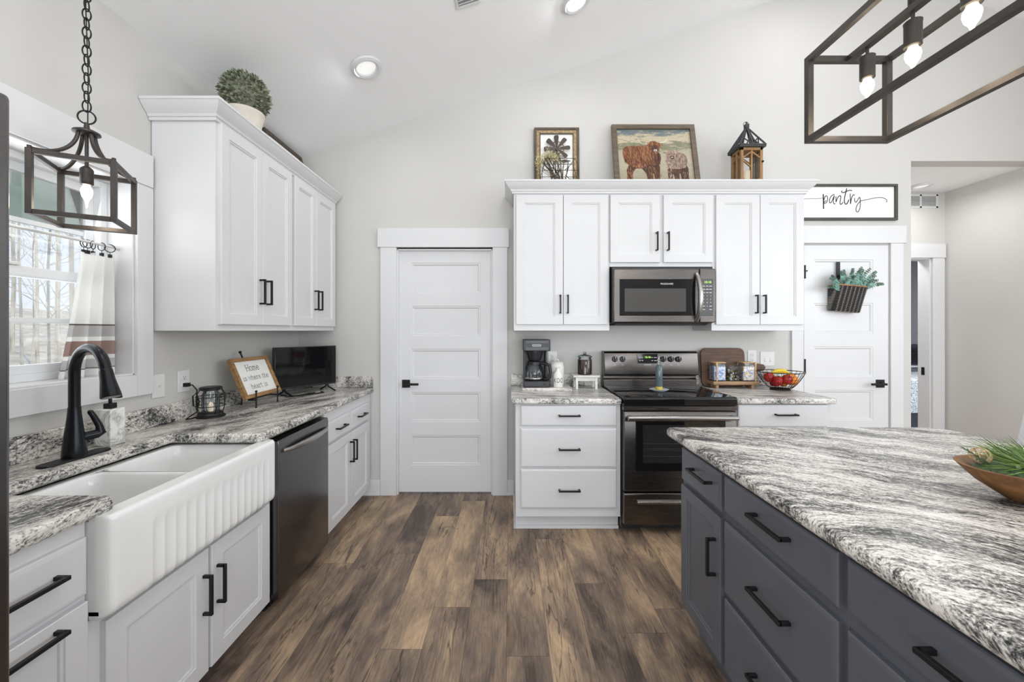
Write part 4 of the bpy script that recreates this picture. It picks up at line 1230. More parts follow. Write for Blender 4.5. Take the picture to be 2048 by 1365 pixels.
# wire cage lantern jar with plug-in cord
r = thing('wire_lantern', 'black wire cage lantern with glass jar and plug-in cord on the counter', 'lantern', (-1.645, 2.172, LZ1))
c = (-1.645, 2.172, LZ1)
build(MB().lathe([(0,0),(.068,0),(.068,.008),(.060,.012),(.056,.024),(.050,.028),(0,.028)], c, 32), 'base', M['black'], r)
M['jarglass'] = glass('pale_glass', (.9,.95,.98))
build(MB().lathe([(.041,.028),(.042,.05),(.042,.12),(.034,.138),(.034,.146)], c, 28), 'glass_jar', M['jarglass'], r)
build(MB().lathe([(0,.146),(.045,.146),(.053,.150),(.053,.160),(.048,.165),(0,.165)], c, 32), 'lid', M['black'], r)
wr_ = MB()
for k in range(8):
    a = 2*PI*k/8+.2; ca, sa = math.cos(a), math.sin(a)
    wr_.tube([(c[0]+ca*q, c[1]+sa*q, c[2]+z) for q, z in ((.05,.154),(.057,.140),(.066,.125),(.067,.055),(.061,.035),(.055,.02))], .0022, 6)
for z in (.062, .112): wr_.tube([(c[0]+.067*math.cos(t), c[1]+.067*math.sin(t), c[2]+z) for t in [2*PI*i/32 for i in range(32)]], .0022, 6, True)
build(wr_, 'wire_cage', M['black'], r)
build(MB().lathe([(0,.03),(.012,.03),(.014,.05),(.012,.07),(.001,.082)], c, 14), 'bulb', plain('soft_bulb', (.9,.75,.55), .3, emit=(1,.7,.4), estr=.25), r)
wl = MB().box(LX+.0088, LX+.034, 2.127, 2.147, 1.070, 1.090)
wl.tube([(LX+.032, 2.137, 1.080), (LX+.05, 2.140, 1.078), (LX+.066, 2.150, 1.05), (LX+.07, 2.145, .99), (LX+.068, 2.155, .955), (LX+.064, 2.128, .968), (LX+.066, 2.122, 1.02), (LX+.07, 2.140, 1.035), (LX+.072, 2.158, .985), (LX+.065, 2.150, .93), (LX+.052, 2.120, .912), (LX+.06, 2.085, .9045), (LX+.075, 2.11, .9045), (-1.698, 2.150, .908)], .0036, 8)
build(wl, 'power_cord', M['black'], r)

# lettered sign on an easel
GL = {
 'H': (1.15, [[(.12,0),(.12,1.45)],[(1.03,0),(1.03,1.45)],[(.12,.75),(1.03,.75)],[(0,0),(.3,0)],[(0,1.45),(.3,1.45)],[(.85,0),(1.15,0)],[(.85,1.45),(1.15,1.45)]]),
 'o': (.9, [[(.45+.4*math.cos(2*PI*i/18), .5+.5*math.sin(2*PI*i/18)) for i in range(19)]]),
 'm': (1.2, [[(.12,0),(.12,1)],[(0,1),(.12,1)],[(.12,.75),(.25,.95),(.42,.98),(.55,.85),(.6,.65),(.6,0)],[(.6,.75),(.73,.95),(.88,.98),(1.02,.85),(1.06,.65),(1.06,0)],[(0,0),(.26,0)],[(.48,0),(.72,0)],[(.94,0),(1.2,0)]]),
 'e': (.9, [[(.06,.52),(.84,.52),(.8,.8),(.6,.98),(.38,1),(.15,.85),(.05,.52),(.15,.15),(.4,0),(.65,.03),(.84,.2)]]),
 'i': (.6, [[(.05,1),(.32,1),(.32,0)],[(0,0),(.62,0)],[(.27,1.35),(.37,1.35)]]),
 's': (.8, [[(.68,.72),(.68,.98)],[(.68,.82),(.5,.98),(.25,.97),(.1,.78),(.2,.6),(.55,.45),(.7,.25),(.58,.05),(.3,0),(.1,.15)],[(.1,.0),(.1,.26)]]),
 'w': (1.15, [[(.12,1),(.33,0),(.57,.8),(.8,0),(1.03,1)],[(0,1),(.3,1)],[(.85,1),(1.15,1)]]),
 'h': (1.0, [[(0,1.45),(.14,1.45),(.14,0)],[(.14,.7),(.35,.95),(.6,.98),(.8,.8),(.84,.55),(.84,0)],[(0,0),(.3,0)],[(.68,0),(1,0)]]),
 'r': (.85, [[(0,1),(.2,1),(.2,0)],[(.2,.65),(.38,.9),(.6,1),(.8,.9)],[(0,0),(.48,0)]]),
 't': (.75, [[(.28,1.35),(.28,.2),(.4,.02),(.58,.02),(.7,.18)],[(0,1),(.62,1)]]),
 'a': (.9, [[(.12,.8),(.3,.98),(.55,.98),(.7,.8),(.7,.1),(.82,0),(.92,.05)],[(.7,.58),(.35,.58),(.1,.42),(.08,.18),(.25,0),(.5,.03),(.7,.22)]]),
 ' ': (.55, []),
}
def typed(mb, body, size, f, cx=0.0, sw=.13):
    W_ = sum(GL[c][0] + .16 for c in body) - .16
    x = -W_*size/2 + cx
    for ch in body:
        w_, strokes = GL[ch]
        for s in strokes: mb.ribbon([(x + a*size, b*size) for a, b in s], sw*size, f)
        x += (w_ + .16)*size
    return mb
eb, ev, ew = V(-1.568, 2.513, .962), V(-.392, 0, .92), V(.92, 0, .392)
def E(u, v, w=0): return eb + V(0, u, 0) + ev*v + ew*w
M['oak'] = wood('warm_oak_frame', srgb(120,88,52), srgb(176,138,90), 1)
r = thing('lettered_sign', 'small wood framed sign with typed lettering propped on an easel', 'sign', tuple(eb))
def slabE(mb, u0, u1, v0, v1, w0, w1):
    vs = [E(u, v, w) for w in (w0, w1) for u, v in ((u0,v0),(u1,v0),(u1,v1),(u0,v1))]
    mb.add(vs, [(3,2,1,0),(4,5,6,7),(0,1,5,4),(1,2,6,5),(2,3,7,6),(3,0,4,7)])
fr = MB(); hw_, vh, fw = .177, .258, .022
slabE(fr, -hw_, hw_, 0, fw, -.012, .014); slabE(fr, -hw_, hw_, vh-fw, vh, -.012, .014); slabE(fr, -hw_, -hw_+fw, fw, vh-fw, -.012, .014); slabE(fr, hw_-fw, hw_, fw, vh-fw, -.012, .014)
build(fr, 'frame', M['oak'], r, .0015)
pb = MB(); slabE(pb, -hw_+fw, hw_-fw, fw, vh-fw, -.010, .002)
pbo = build(pb, 'board', M['paper'], r)
tx = MB()
typed(tx, 'Home', .027, lambda u, v: E(u, .172+v, .0026)); typed(tx, 'is where the', .0212, lambda u, v: E(u, .112+v, .0026)); typed(tx, 'heart is', .0212, lambda u, v: E(u, .055+v, .0026))
build(tx, 'lettering', M['ink'], pbo, flat=True)
r = thing('easel', 'black metal tabletop easel holding the lettered sign', 'easel', (-1.60, 2.513, LZ1))
ez = MB()
for y in (2.405, 2.625):
    ez.tube([(-1.545, y, LZ1+.003), (-1.545, y, LZ1+.100)], .0042, 8); ez.sphere((-1.545, y, LZ1+.102), .0075, 10, 8); ez.sphere((-1.545, y, LZ1+.006), .006, 10, 8)
    ez.tube([(-1.545, y, LZ1+.050), (-1.594, y, LZ1+.050)], .0042, 8)
ez.tube([(-1.594, 2.405, LZ1+.050), (-1.594, 2.625, LZ1+.050)], .0042, 8)
build(ez, 'front_legs', M['black'], r)
sp_ = MB().tube([(-1.596, 2.513, LZ1+.05), (-1.715, 2.513, LZ1+.330)], .0045, 8); sp_.sphere((-1.717, 2.513, LZ1+.335), .009, 10, 8)
build(sp_, 'spine', M['black'], r)
bl = MB().tube([(-1.675, 2.513, LZ1+.235), (-1.70, 2.50, LZ1+.004)], .0042, 8); bl.sphere((-1.70, 2.50, LZ1+.007), .006, 10, 8)
build(bl, 'rear_leg', M['black'], r)

# television in the corner
r = thing('television', 'small black flat television standing in the counter corner', 'television', (-1.5275, 2.98, LZ1), rot=(0, 0, math.radians(59.7)))
build(MB().box(-.243, .243, .0, .035, .048, .352), 'casing', M['darkplastic'], r, .004)
build(MB().box(-.237, .237, -.0015, .001, .062, .347), 'screen', M['blackglass'], r)
for x in (-.17, .17):
    ft = MB().tube([(x, .012, .055), (x, -.01, .03), (x+.01, -.075, .004)], .006, 8); ft.tube([(x, .016, .055), (x, .03, .03), (x-.005, .085, .004)], .006, 8)
    build(ft, 'foot', M['black'], r)
r = build(MB().tube([(-1.66, 2.86, .905), (-1.60, 2.83, .905), (-1.56, 2.80, .905), (-1.50, 2.88, .905), (-1.44, 2.94, .905), (-1.41, 2.99, .905), (-1.45, 3.03, .905)], .0045, 8).tube([(-1.59, 2.79, .905), (-1.52, 2.84, .906), (-1.47, 2.90, .912), (-1.46, 2.955, .907)], .006, 8),
          'power_cable', M['black'], label='black cable lying under the television', cat='cable')

# ------------------------------------------------------------------ on top of the left cabinets
r = thing('topiary', 'round boxwood ball in a cream pot on the left cabinets', 'topiary', (-1.50, 2.236, ZT))
M['cream'] = plain('cream_pot', srgb(214,206,194), .6, var=.08, scale=10)
build(MB().lathe([(0,0),(.058,0),(.062,.01),(.082,.10),(.094,.15),(.098,.16),(.098,.166),(.090,.166),(.085,.15),(.0,.14)], (-1.50, 2.236, ZT), 36), 'pot', M['cream'], r)
M['boxwood'] = plain('boxwood_leaf', srgb(126,131,110), .55, var=.35, scale=45)
fo = MB(); rd = random.Random(5)
bc = V(-1.50, 2.236, ZT+.262)
fo.sphere(bc, .105, 20, 14)
NL = 1150
for i in range(NL):
    z = 1 - 2*(i+.5)/NL; a = i*2.39996
    rr = math.sqrt(1-z*z); n = V(rr*math.cos(a), rr*math.sin(a), z)
    if z < -.86: continue
    n = (n + V(rd.uniform(-.2,.2), rd.uniform(-.2,.2), rd.uniform(-.1,.3))).normalized()
    t = n.orthogonal().normalized(); t = Matrix.Rotation(rd.uniform(0, 6.28), 3, n) @ t; b2 = n.cross(t)
    p = bc + n*rd.uniform(.096, .112); d = (n*.85 + t*.45).normalized(); L = rd.uniform(.024, .033); w_ = .0082
    up = d.cross(b2)
    fo.add([p, p + d*L*.5 + b2*w_, p + d*L, p + d*L*.5 - b2*w_, p + d*L*.5 + up*.003], [(0,1,4),(1,2,4),(2,3,4),(3,0,4)])
build(fo, 'foliage', M['boxwood'], r, flat=True)
M['darkwood'] = wood('dark_weathered_wood', srgb(52,44,38), srgb(98,84,70), 2)
def lean_frame(root, base, U, Vv, W, w_, h_, fw, t, mat, back_mat, names=('frame', 'backing')):
    base = Vector(base)
    def bx(mb, u0, u1, v0, v1, w0, w1):
        vs = [base + U*u + Vv*v + W*w for w in (w0, w1) for u, v in ((u0,v0),(u1,v0),(u1,v1),(u0,v1))]
        mb.add(vs, [(3,2,1,0),(4,5,6,7),(0,1,5,4),(1,2,6,5),(2,3,7,6),(3,0,4,7)])
    f_ = MB(); bx(f_, 0, w_, 0, fw, 0, t); bx(f_, 0, w_, h_-fw, h_, 0, t); bx(f_, 0, fw, fw, h_-fw, 0, t); bx(f_, w_-fw, w_, fw, h_-fw, 0, t)
    build(f_, names[0], mat, root, .0015)
    b_ = MB(); bx(b_, fw-.003, w_-fw+.003, fw-.003, h_-fw+.003, .002, t*.45)
    return build(b_, names[1], back_mat, root), bx
r = thing('picture_frame', 'dark wooden frame leaning on the wall on top of the left cabinets', 'picture frame', (-1.63, 2.99, ZT))
vv = V(-.30, 0, .954)
lean_frame(r, (-1.628, 2.75, ZT+.009), V(0,1,0), vv, V(.954, 0, .30), .49, .352, .03, .026, M['darkwood'], M['paper'])

# ------------------------------------------------------------------ on top of the far cabinets
M['rust'] = plain('rusted_metal', srgb(84,74,68), .55, metal=.4, var=.2)
M['burlap'] = plain('carved_tan_wood', srgb(164,142,106), .8, var=.45, scale=55, bump=.8)
r = thing('windmill_art', 'brown framed wall art with a metal windmill on the far cabinets', 'wall art', (.385, 3.27, ZT))
WU, WZ = V(1,0,0), V(0,.03,.9995).normalized()
WW = V(0,-.9995,.03)
bk, bx = lean_frame(r, (.200, 3.274, ZT+.002), WU, WZ, WW, .372, .612, .020, .026, M['darkwood'], M['paper'])
st_ = MB(); bx(st_, .02, .046, .02, .592, .004, .020); bx(st_, .326, .352, .02, .592, .004, .020); bx(st_, .046, .326, .566, .592, .004, .020); bx(st_, .046, .326, .02, .046, .004, .020)
build(st_, 'inner_border', M['burlap'], r, .001)
iv = MB(); bx(iv, .046, .052, .046, .566, .004, .024); bx(iv, .320, .326, .046, .566, .004, .024); bx(iv, .052, .320, .558, .566, .004, .024)
build(iv, 'inner_edge', M['darkwood'], r)
hub = V(.386, 3.245, 2.870)
for k in range(8):
    a = math.radians(94 - 45*k)
    ca, sa = math.cos(a), math.sin(a)
    poly = [(.020,-.007),(.085,-.019),(.102,-.018),(.108,-.010),(.108,.010),(.102,.018),(.085,.019),(.020,.007)]
    bl = MB(); bl.prism(poly, lambda u, v: (hub.x + u*ca - v*sa, hub.y + v*.25, hub.z + u*sa + v*ca), lambda u, v: (hub.x + u*ca - v*sa, hub.y - .0025 + v*.25, hub.z + u*sa + v*ca))
    build(bl, 'blade', M['rust'], r)
hb_ = MB().tube([(hub.x + .058*math.cos(t), hub.y+.004, hub.z + .058*math.sin(t)) for t in [2*PI*i/32 for i in range(32)]], .0028, 6, True)
hb_.cyl((hub.x, hub.y+.016, hub.z), (hub.x, hub.y-.008, hub.z), .018, n=20)
hb_.tube([(hub.x+.012, hub.y+.012, hub.z-.02), (hub.x+.03, hub.y+.012, hub.z-.09), (hub.x+.05, hub.y+.012, 2.50)], .004, 6)
hb_.tube([(hub.x-.02, hub.y+.012, hub.z-.05), (hub.x-.05, hub.y+.012, 2.50)], .004, 6)
hb_.prism([(.03,-.098),(.06,-.088),(.112,-.098),(.112,-.102),(.06,-.112),(.03,-.104)], lambda u, v: (hub.x+u, hub.y+.010, hub.z+v), lambda u, v: (hub.x+u, hub.y+.006, hub.z+v))
build(hb_, 'hub', M['rust'], r)

r = thing('wire_basket', 'small black wire basket in front of the windmill art', 'basket', (.385, 3.09, ZT))
wb = MB(); rdm = random.Random(3)
x0, x1, y0, y1 = .247, .530, 3.035, 3.165
for z, ins in ((ZT+.003, .0), (ZT+.165, .0), (ZT+.262, .028)):
    wb.tube([(x0+ins, y0+ins*.4, z), (x1-ins, y0+ins*.4, z), (x1-ins, y1-ins*.4, z), (x0+ins, y1-ins*.4, z)], .0021, 6, True)
for x in (x0, x1):
    for y in (y0, y1): wb.tube([(x, y, ZT+.003), (x, y, ZT+.165), (x + (.028 if x == x0 else -.028), y + (.011 if y == y0 else -.011), ZT+.262)], .002, 6)
for xs in ((x0+.028, x0+.11), (x1-.028, x1-.11)):
    wb.tube([(xs[0], y0+.011, ZT+.262), ((xs[0]+xs[1])/2-.01, y0-.006, ZT+.19), (xs[1], y0, ZT+.165)], .0022, 6)
wb.tube([(x0+.03, y0, ZT+.18), (x0+.1, y0-.004, ZT+.185), (x0+.17, y0-.004, ZT+.23), (x0+.2, y0+.01, ZT+.262)], .0016, 5)
build(wb, 'basket_frame', M['black'], r)
M['straw'] = plain('dried_flower', srgb(206,196,150), .9, var=.2, scale=40)
M['twig'] = plain('twig_brown', srgb(92,80,66), .9, var=.35, scale=40)
r = thing('dried_flowers', 'pale dried flowers and twigs spilling out of the wire basket', 'dried flowers', (.36, 3.09, ZT+.01))
fl = MB(); tw = MB()
for i in range(14):
    a = rdm.uniform(.275, .50); y = rdm.uniform(3.055, 3.145)
    e1 = V(a + rdm.uniform(-.06,.06), y, ZT + rdm.uniform(.10,.285))
    tw.tube([(a*.6+.385*.4, y, ZT+.012), V(a, y, ZT+.10), e1], .0035, 5)
for i in range(520):
    t = rdm.random()
    cx_ = .212 + .16*t + rdm.gauss(0,.016); cz_ = ZT + .165 + .125*math.sin(PI*min(1, t*.62+.12)) + rdm.gauss(0,.019); cy_ = 3.075 + rdm.gauss(0,.022)
    p = V(cx_, cy_, cz_); d = V(rdm.gauss(0,1), rdm.gauss(0,1), rdm.gauss(.3,1)).normalized()*rdm.uniform(.012,.022)
    s_ = d.orthogonal().normalized()*.0032
    fl.add([p - s_, p + s_, p + d + s_*.5, p + d - s_*.5], [(0,1,2,3)])
    if i % 14 == 0: tw.tube([V(.37 + rdm.uniform(-.03,.03), 3.09, ZT+.12), p], .0015, 4)
build(fl, 'blossoms', M['straw'], r, flat=True); build(tw, 'twigs', M['twig'], r)

# cattle print
def fur(name, c0, c1, c2):
    m, nt, b = base_mat(name)
    tc = N(nt, 'ShaderNodeTexCoord'); mp = N(nt, 'ShaderNodeMapping'); mp.inputs['Scale'].default_value = (1, 1, .25); mp.inputs['Rotation'].default_value = (0, .25, 0)
    nt.links.new(tc.outputs['Object'], mp.inputs[0]); n = N(nt, 'ShaderNodeTexNoise', Scale=85.0, Detail=5.0, Distortion=.6); nt.links.new(mp.outputs[0], n.inputs['Vector'])
    r_ = ramp(nt, [(.3, c0), (.5, c1), (.7, c2)]); nt.links.new(n.outputs['Fac'], r_.inputs[0]); nt.links.new(r_.outputs[0], b.inputs['Base Color']); b.inputs['Roughness'].default_value = .6
    return m
def meadow():
    m, nt, b = base_mat('printed_meadow')
    tc = N(nt, 'ShaderNodeTexCoord'); mp = N(nt, 'ShaderNodeMapping'); mp.inputs['Scale'].default_value = (1, 1, 4); nt.links.new(tc.outputs['Object'], mp.inputs[0])
    n = N(nt, 'ShaderNodeTexNoise', Scale=9.0, Detail=8.0, Roughness=.7); nt.links.new(mp.outputs[0], n.inputs['Vector'])
    sp = N(nt, 'ShaderNodeSeparateXYZ'); nt.links.new(tc.outputs['Object'], sp.inputs[0])
    z = math_node(nt, 'ADD', math_node(nt, 'DIVIDE', sp.outputs['Z'], .60), math_node(nt, 'MULTIPLY', math_node(nt, 'SUBTRACT', n.outputs['Fac'], .5), .5))
    r_ = ramp(nt, [(0, srgb(140,132,112)), (.55, srgb(176,166,144)), (.66, srgb(166,158,136)), (.70, srgb(118,120,92)), (.76, srgb(132,130,104)), (.80, srgb(192,180,152)), (.88, srgb(184,172,146)), (.93, srgb(112,122,122)), (1, srgb(96,108,112))])
    nt.links.new(z, r_.inputs[0])
    n2 = N(nt, 'ShaderNodeTexNoise', Scale=120.0, Detail=3.0); nt.links.new(mp.outputs[0], n2.inputs['Vector'])
    c = mixc(nt, .75, r_.outputs[0], n2.outputs['Fac'], 'OVERLAY'); nt.links.new(c, b.inputs['Base Color']); b.inputs['Roughness'].default_value = .5
    return m
r = thing('framed_print', 'brown framed print of two shaggy long-horned cattle in a field', 'picture', (1.175, 3.15, ZT))
PU = V(1,0,0); PV = V(0, .215, .9766); PW_ = V(0, -.9766, .215)
pbase = V(.834, 3.134, ZT+.006)
M['brownframe'] = wood('grey_brown_frame', srgb(78,68,56), srgb(116,102,84), 0)
pr_, bx = lean_frame(r, pbase, PU, PV, PW_, .680, .632, .040, .026, M['brownframe'], meadow(), ('frame', 'print'))
# the animals printed on the picture, traced in print coordinates (zoom units to metres)
k_ = .600/566.0
def Q(x, y, layer):   # x,y measured on the print: 762..1328 across, 130 at the top edge
    return pbase + PU*(.040 + (x-762)*k_) + PV*(.592 - (y-130)*k_) + PW_*(.0120 + .0003*layer)
M['cow'] = fur('printed_red_coat', srgb(76,44,30), srgb(124,78,52), srgb(172,124,84))
M['cowdark'] = fur('printed_dark_coat', srgb(44,28,22), srgb(76,46,32), srgb(104,66,46))
M['calf'] = fur('printed_calf_coat', srgb(104,84,74), srgb(152,128,114), srgb(194,174,156))
M['horn'] = plain('printed_horn', srgb(214,204,186), .5, var=.1)
M['nose'] = plain('printed_muzzle', srgb(200,186,180), .5, var=.1)
pa = MB()
def blob(pts, layer, mi):
    pa.mi = mi
    # smooth the outline once
    P2 = []
    for i in range(len(pts)):
        a, b = pts[i], pts[(i+1) % len(pts)]
        P2 += [(a[0]*.75+b[0]*.25, a[1]*.75+b[1]*.25), (a[0]*.25+b[0]*.75, a[1]*.25+b[1]*.75)]
    pa.add([Q(x, y, layer) for x, y in P2], [list(range(len(P2)))])
blob([(822,430),(818,640),(850,640),(868,470),(960,470),(985,640),(1015,640),(1020,470),(1040,640),(1062,640),(1080,400),(960,330)], 1, 1)
blob([(795,310),(815,282),(870,275),(960,272),(1010,290),(1060,320),(1085,360),(1080,420),(1040,450),(990,430),(960,465),(900,465),(850,450),(815,420),(800,370)], 2, 0)
blob([(1040,330),(1085,330),(1090,400),(1060,450),(1035,420)], 3, 1)
blob([(975,255),(1000,248),(1030,230),(1060,235),(1085,252),(1112,258),(1100,280),(1085,285),(1080,325),(1062,345),(1040,345),(1022,315),(1012,285),(985,280)], 4, 0)
blob([(1012,285),(1030,262),(1070,262),(1080,300),(1062,330),(1040,330)], 5, 1)
blob([(1034,308),(1066,306),(1060,326),(1042,328)], 6, 4)
blob([(1000,250),(960,262),(935,240),(918,200),(928,238),(950,262),(990,264)][::1], 6, 3)
blob([(1080,242),(1120,240),(1140,220),(1150,195),(1146,228),(1125,250),(1085,252)], 6, 3)
blob([(1130,430),(1132,640),(1160,640),(1168,480),(1190,640),(1212,640),(1220,470),(1238,640),(1262,640),(1268,640),(1286,640),(1290,400)], 1, 1)
blob([(1120,370),(1135,340),(1200,330),(1260,335),(1285,365),(1290,430),(1262,470),(1180,475),(1135,470),(1122,420)], 3, 2)
blob([(1112,325),(1140,330),(1170,310),(1200,318),(1225,322),(1222,345),(1205,350),(1198,385),(1172,398),(1150,382),(1140,350),(1118,345)], 4, 2)
blob([(1154,362),(1190,362),(1186,390),(1160,390)], 5, 1)
# combed strands of the shaggy coats
rs = random.Random(12)
def strands(n, xr, yr, mis, L, layer, lean=0, test=None):
    for _ in range(n):
        x, y = rs.uniform(*xr), rs.uniform(*yr)
        if test and not test(x, y): continue
        pa.mi = rs.choice(mis); w_ = rs.uniform(.8, 1.9); l_ = rs.uniform(.5, 1)*L; dx = lean + rs.uniform(-.25,.25)*l_
        pa.add([Q(x-w_, y, layer), Q(x+w_, y, layer), Q(x+dx*.6+w_*.6, y+l_*.6, layer), Q(x+dx, y+l_, layer), Q(x+dx*.6-w_*.6, y+l_*.6, layer)], [(0,1,2,3,4)])
ell = lambda cx, cy, a, b: (lambda x, y: ((x-cx)/a)**2 + ((y-cy)/b)**2 < 1)
strands(150, (795,1010), (272,330), (5,5,6,0), 46, 7, 7, ell(925,350,136,88))
strands(130, (800,1050), (320,400), (0,6,6,5), 46, 7, 6, ell(935,355,140,90))
strands(110, (810,1075), (385,445), (1,1,6,0), 40, 7, 4, ell(940,360,142,95))
strands(50, (1020,1082), (330,420), (1,0,1), 40, 8, 0)
strands(60, (1000,1090), (230,262), (0,5,6), 34, 8, 0, ell(1045,262,52,34))
strands(120, (1190,1290), (335,440), (2,7,7,8), 38, 3, 5, ell(1215,395,85,75)); strands(60, (1125,1200), (390,440), (2,7,8), 34, 3, 3)
strands(36, (1135,1212), (312,335), (2,7,8), 22, 5, 0)
strands(60, (820,870), (450,600), (1,0,5), 40, 7, 0); strands(60, (985,1078), (440,600), (1,0,5), 40, 7, 0); strands(70, (1132,1165), (450,600), (2,1,7), 30, 7, 0); strands(50, (1238,1286), (450,600), (1,2), 30, 7, 0)
blob([(1034,308),(1066,306),(1060,326),(1042,328)], 9, 4); blob([(1041,317),(1058,316),(1052,325),(1046,325)], 10, 1)
blob([(1156,366),(1188,366),(1184,388),(1162,388)], 9, 1); blob([(1148,346),(1158,346),(1158,354),(1149,354)], 9, 1); blob([(1186,346),(1196,345),(1196,353),(1187,354)], 9, 1); blob([(1160,372),(1184,372),(1178,380),(1166,380)], 10, 4)
cpo = build(pa, 'printed_cattle', [M['cow'], M['cowdark'], M['calf'], M['horn'], M['nose'], plain('printed_coat_light', srgb(186,134,90), .6), plain('printed_coat_red', srgb(112,62,40), .6), plain('printed_calf_light', srgb(206,188,172), .6), plain('printed_calf_dark', srgb(110,88,78), .6)], r, flat=True)
# keep the printed animals inside the picture opening
for v in cpo.data.vertices:
    zmin = (ZT + .05) - cpo.parent.location.z
    if v.co.z < zmin: 
        dz = zmin - v.co.z; v.co.z = zmin; v.co.y += dz*.22

# wooden lantern
r = thing('candle_lantern', 'brown wooden lantern with dark slatted roof on the far cabinets', 'lantern', (1.85, 3.09, ZT))
M['lwood'] = wood('lantern_wood', srgb(116,84,50), srgb(172,134,88), 2)
M['roofwood'] = plain('dark_roof_paint', srgb(62,64,66), .6, var=.15)
X0, X1, Y0, Y1 = 1.766, 1.934, 3.02, 3.16
l = MB(); p_ = .020
for x in (X0, X1-p_):
    for y in (Y0, Y1-p_): l.box(x, x+p_, y, y+p_, ZT+.02, 2.775)
l.box(X0-.008, X1+.008, Y0-.008, Y1+.008, ZT, ZT+.02)
l.box(X0, X1, Y0, Y1, 2.755, 2.775)
build(l, 'posts', M['lwood'], r, .001)
br = MB()
for y in (Y0+.008, Y1-.008):
    xm = (X0+X1)/2
    br.bar((xm, y, ZT+.02), (xm, y, 2.755), .012)
    for a, b in (((X0+.02, 2.70), (xm, 2.745)), ((X1-.02, 2.70), (xm, 2.745)), ((X0+.02, 2.68), (xm-.006, 2.63)), ((X0+.02, ZT+.1), (xm, ZT+.03)), ((X1-.02, ZT+.1), (xm, ZT+.03))): br.bar((a[0], y, a[1]), (b[0], y, b[1]), .010)
for x in (X0+.008, X1-.008):
    ym = (Y0+Y1)/2
    br.bar((x, ym, ZT+.02), (x, ym, 2.755), .012)
    for a, b in (((Y0+.02, 2.70), (ym, 2.745)), ((Y1-.02, 2.70), (ym, 2.745)), ((Y0+.02, ZT+.1), (ym, ZT+.03)), ((Y1-.02, ZT+.1), (ym, ZT+.03))): br.bar((x, a[0], a[1]), (x, b[0], b[1]), .010)
build(br, 'braces', M['lwood'], r)
gp = MB(); gp.box(X0+.0135, X0+.0155, Y0+.02, Y1-.02, ZT+.02, 2.755); gp.box(X1-.0155, X1-.0135, Y0+.02, Y1-.02, ZT+.02, 2.755); gp.box(X0+.02, X1-.02, Y1-.0155, Y1-.0135, ZT+.02, 2.755)
build(gp, 'glass', M['glass'], r)
rf = MB(); ap = V(1.85, 3.09, 2.965)
cs = [V(X0-.014, Y0-.014, 2.792), V(X1+.014, Y0-.014, 2.792), V(X1+.014, Y1+.014, 2.792), V(X0-.014, Y1+.014, 2.792)]
rf.box(X0-.016, X1+.016, Y0-.016, Y1+.016, 2.776, 2.788)
for i in range(4):
    a, b = cs[i], cs[(i+1) % 4]
    rf.bar(a, ap, .011); rf.bar(a, b, .010)
    m_ = (a+b)/2; rf.bar(m_, ap, .010)
    for s_ in (a, b):
        q = m_*.5+s_*.5; rf.bar(q, m_.lerp(ap, .45), .007); rf.bar(m_, s_.lerp(ap, .4), .007)
rf.box(ap.x-.014, ap.x+.014, ap.y-.014, ap.y+.014, 2.955, 2.985); rf.cyl((ap.x, ap.y, 2.985), (ap.x, ap.y, 3.005), .006, n=10)
build(rf, 'roof', M['roofwood'], r)
build(MB().tube([(ap.x-.004+.020*math.cos(t), ap.y, 2.985+.020*math.sin(t)) for t in [2*PI*i/20 for i in range(20)]], .002, 6, True), 'ring', M['black'], r)
build(MB().sphere((X1-.004, Y0-.006, 2.665), .008, 10, 8), 'latch', M['black'], r)
r = build(MB().lathe([(0,0),(.032,0),(.032,.15),(.03,.156),(0,.156)], (1.85, 3.09, ZT+.02), 24), 'pillar_candle', plain('candle_wax', srgb(232,222,200), .5), label='cream pillar candle inside the wooden lantern', cat='candle')
# ------------------------------------------------------------------ far counter, left of the range
CZ = .916
r = build(MB().box(.092, .470, 2.985, 3.235, CZ, CZ+.022), 'serving_board', M['marble'], None, .003, label='speckled grey stone board under the coffee maker', cat='board')
r.data.materials[0] = granite('grey_board_stone', .2, tint=(.98,.95,.93), seed=9, lift=.06, scale=2)
BZ = CZ+.022
r = thing('coffee_maker', 'black drip coffee maker with glass carafe', 'coffee maker', (.203, 3.11, BZ))
M['greyplastic'] = plain('grey_plastic', (.07,.071,.075), .35, var=.1)
cm = MB(); x0, x1 = .100, .308
cm.box(x0+.004, x1-.004, 3.01, 3.215, BZ, BZ+.048)
cm.box(x0+.006, x1-.02, 3.15, 3.215, BZ+.048, BZ+.28)
cm.box(x0+.006, x0+.024, 3.07, 3.15, BZ+.048, BZ+.28); cm.box(x1-.036, x1-.020, 3.07, 3.15, BZ+.048, BZ+.28)
cm.box(x0, x1, 3.005, 3.215, BZ+.278, BZ+.366)
build(cm, 'body', M['darkplastic'], r, .006, 3)
build(MB().box(x0+.022, x1-.016, 3.0025, 3.006, BZ+.283, BZ+.308), 'trim_strip', M['greyplastic'], r, .001)
build(MB().box(x0+.022, x1-.016, 3.0035, 3.006, BZ+.337, BZ+.358), 'trim_strip', M['greyplastic'], r, .001)
bdg = MB(); bdg.prism([(.203 + (.026 if math.cos(t) > 0 else -.026) + .009*math.cos(t), BZ+.322+.009*math.sin(t)) for t in [2*PI*i/24 for i in range(24)]], lambda u, v: (u, 3.0045, v), lambda u, v: (u, 3.002, v))
bo = build(bdg, 'badge', plain('badge_silver', (.42,.42,.43), .4, var=.05), r)
bg_ = MB()
for k in range(7): bg_.box(.176+.0082*k, .1815+.0082*k, 3.0012, 3.0022, BZ+.318, BZ+.3265)
build(bg_, 'badge_marks', M['greyplastic'], bo)
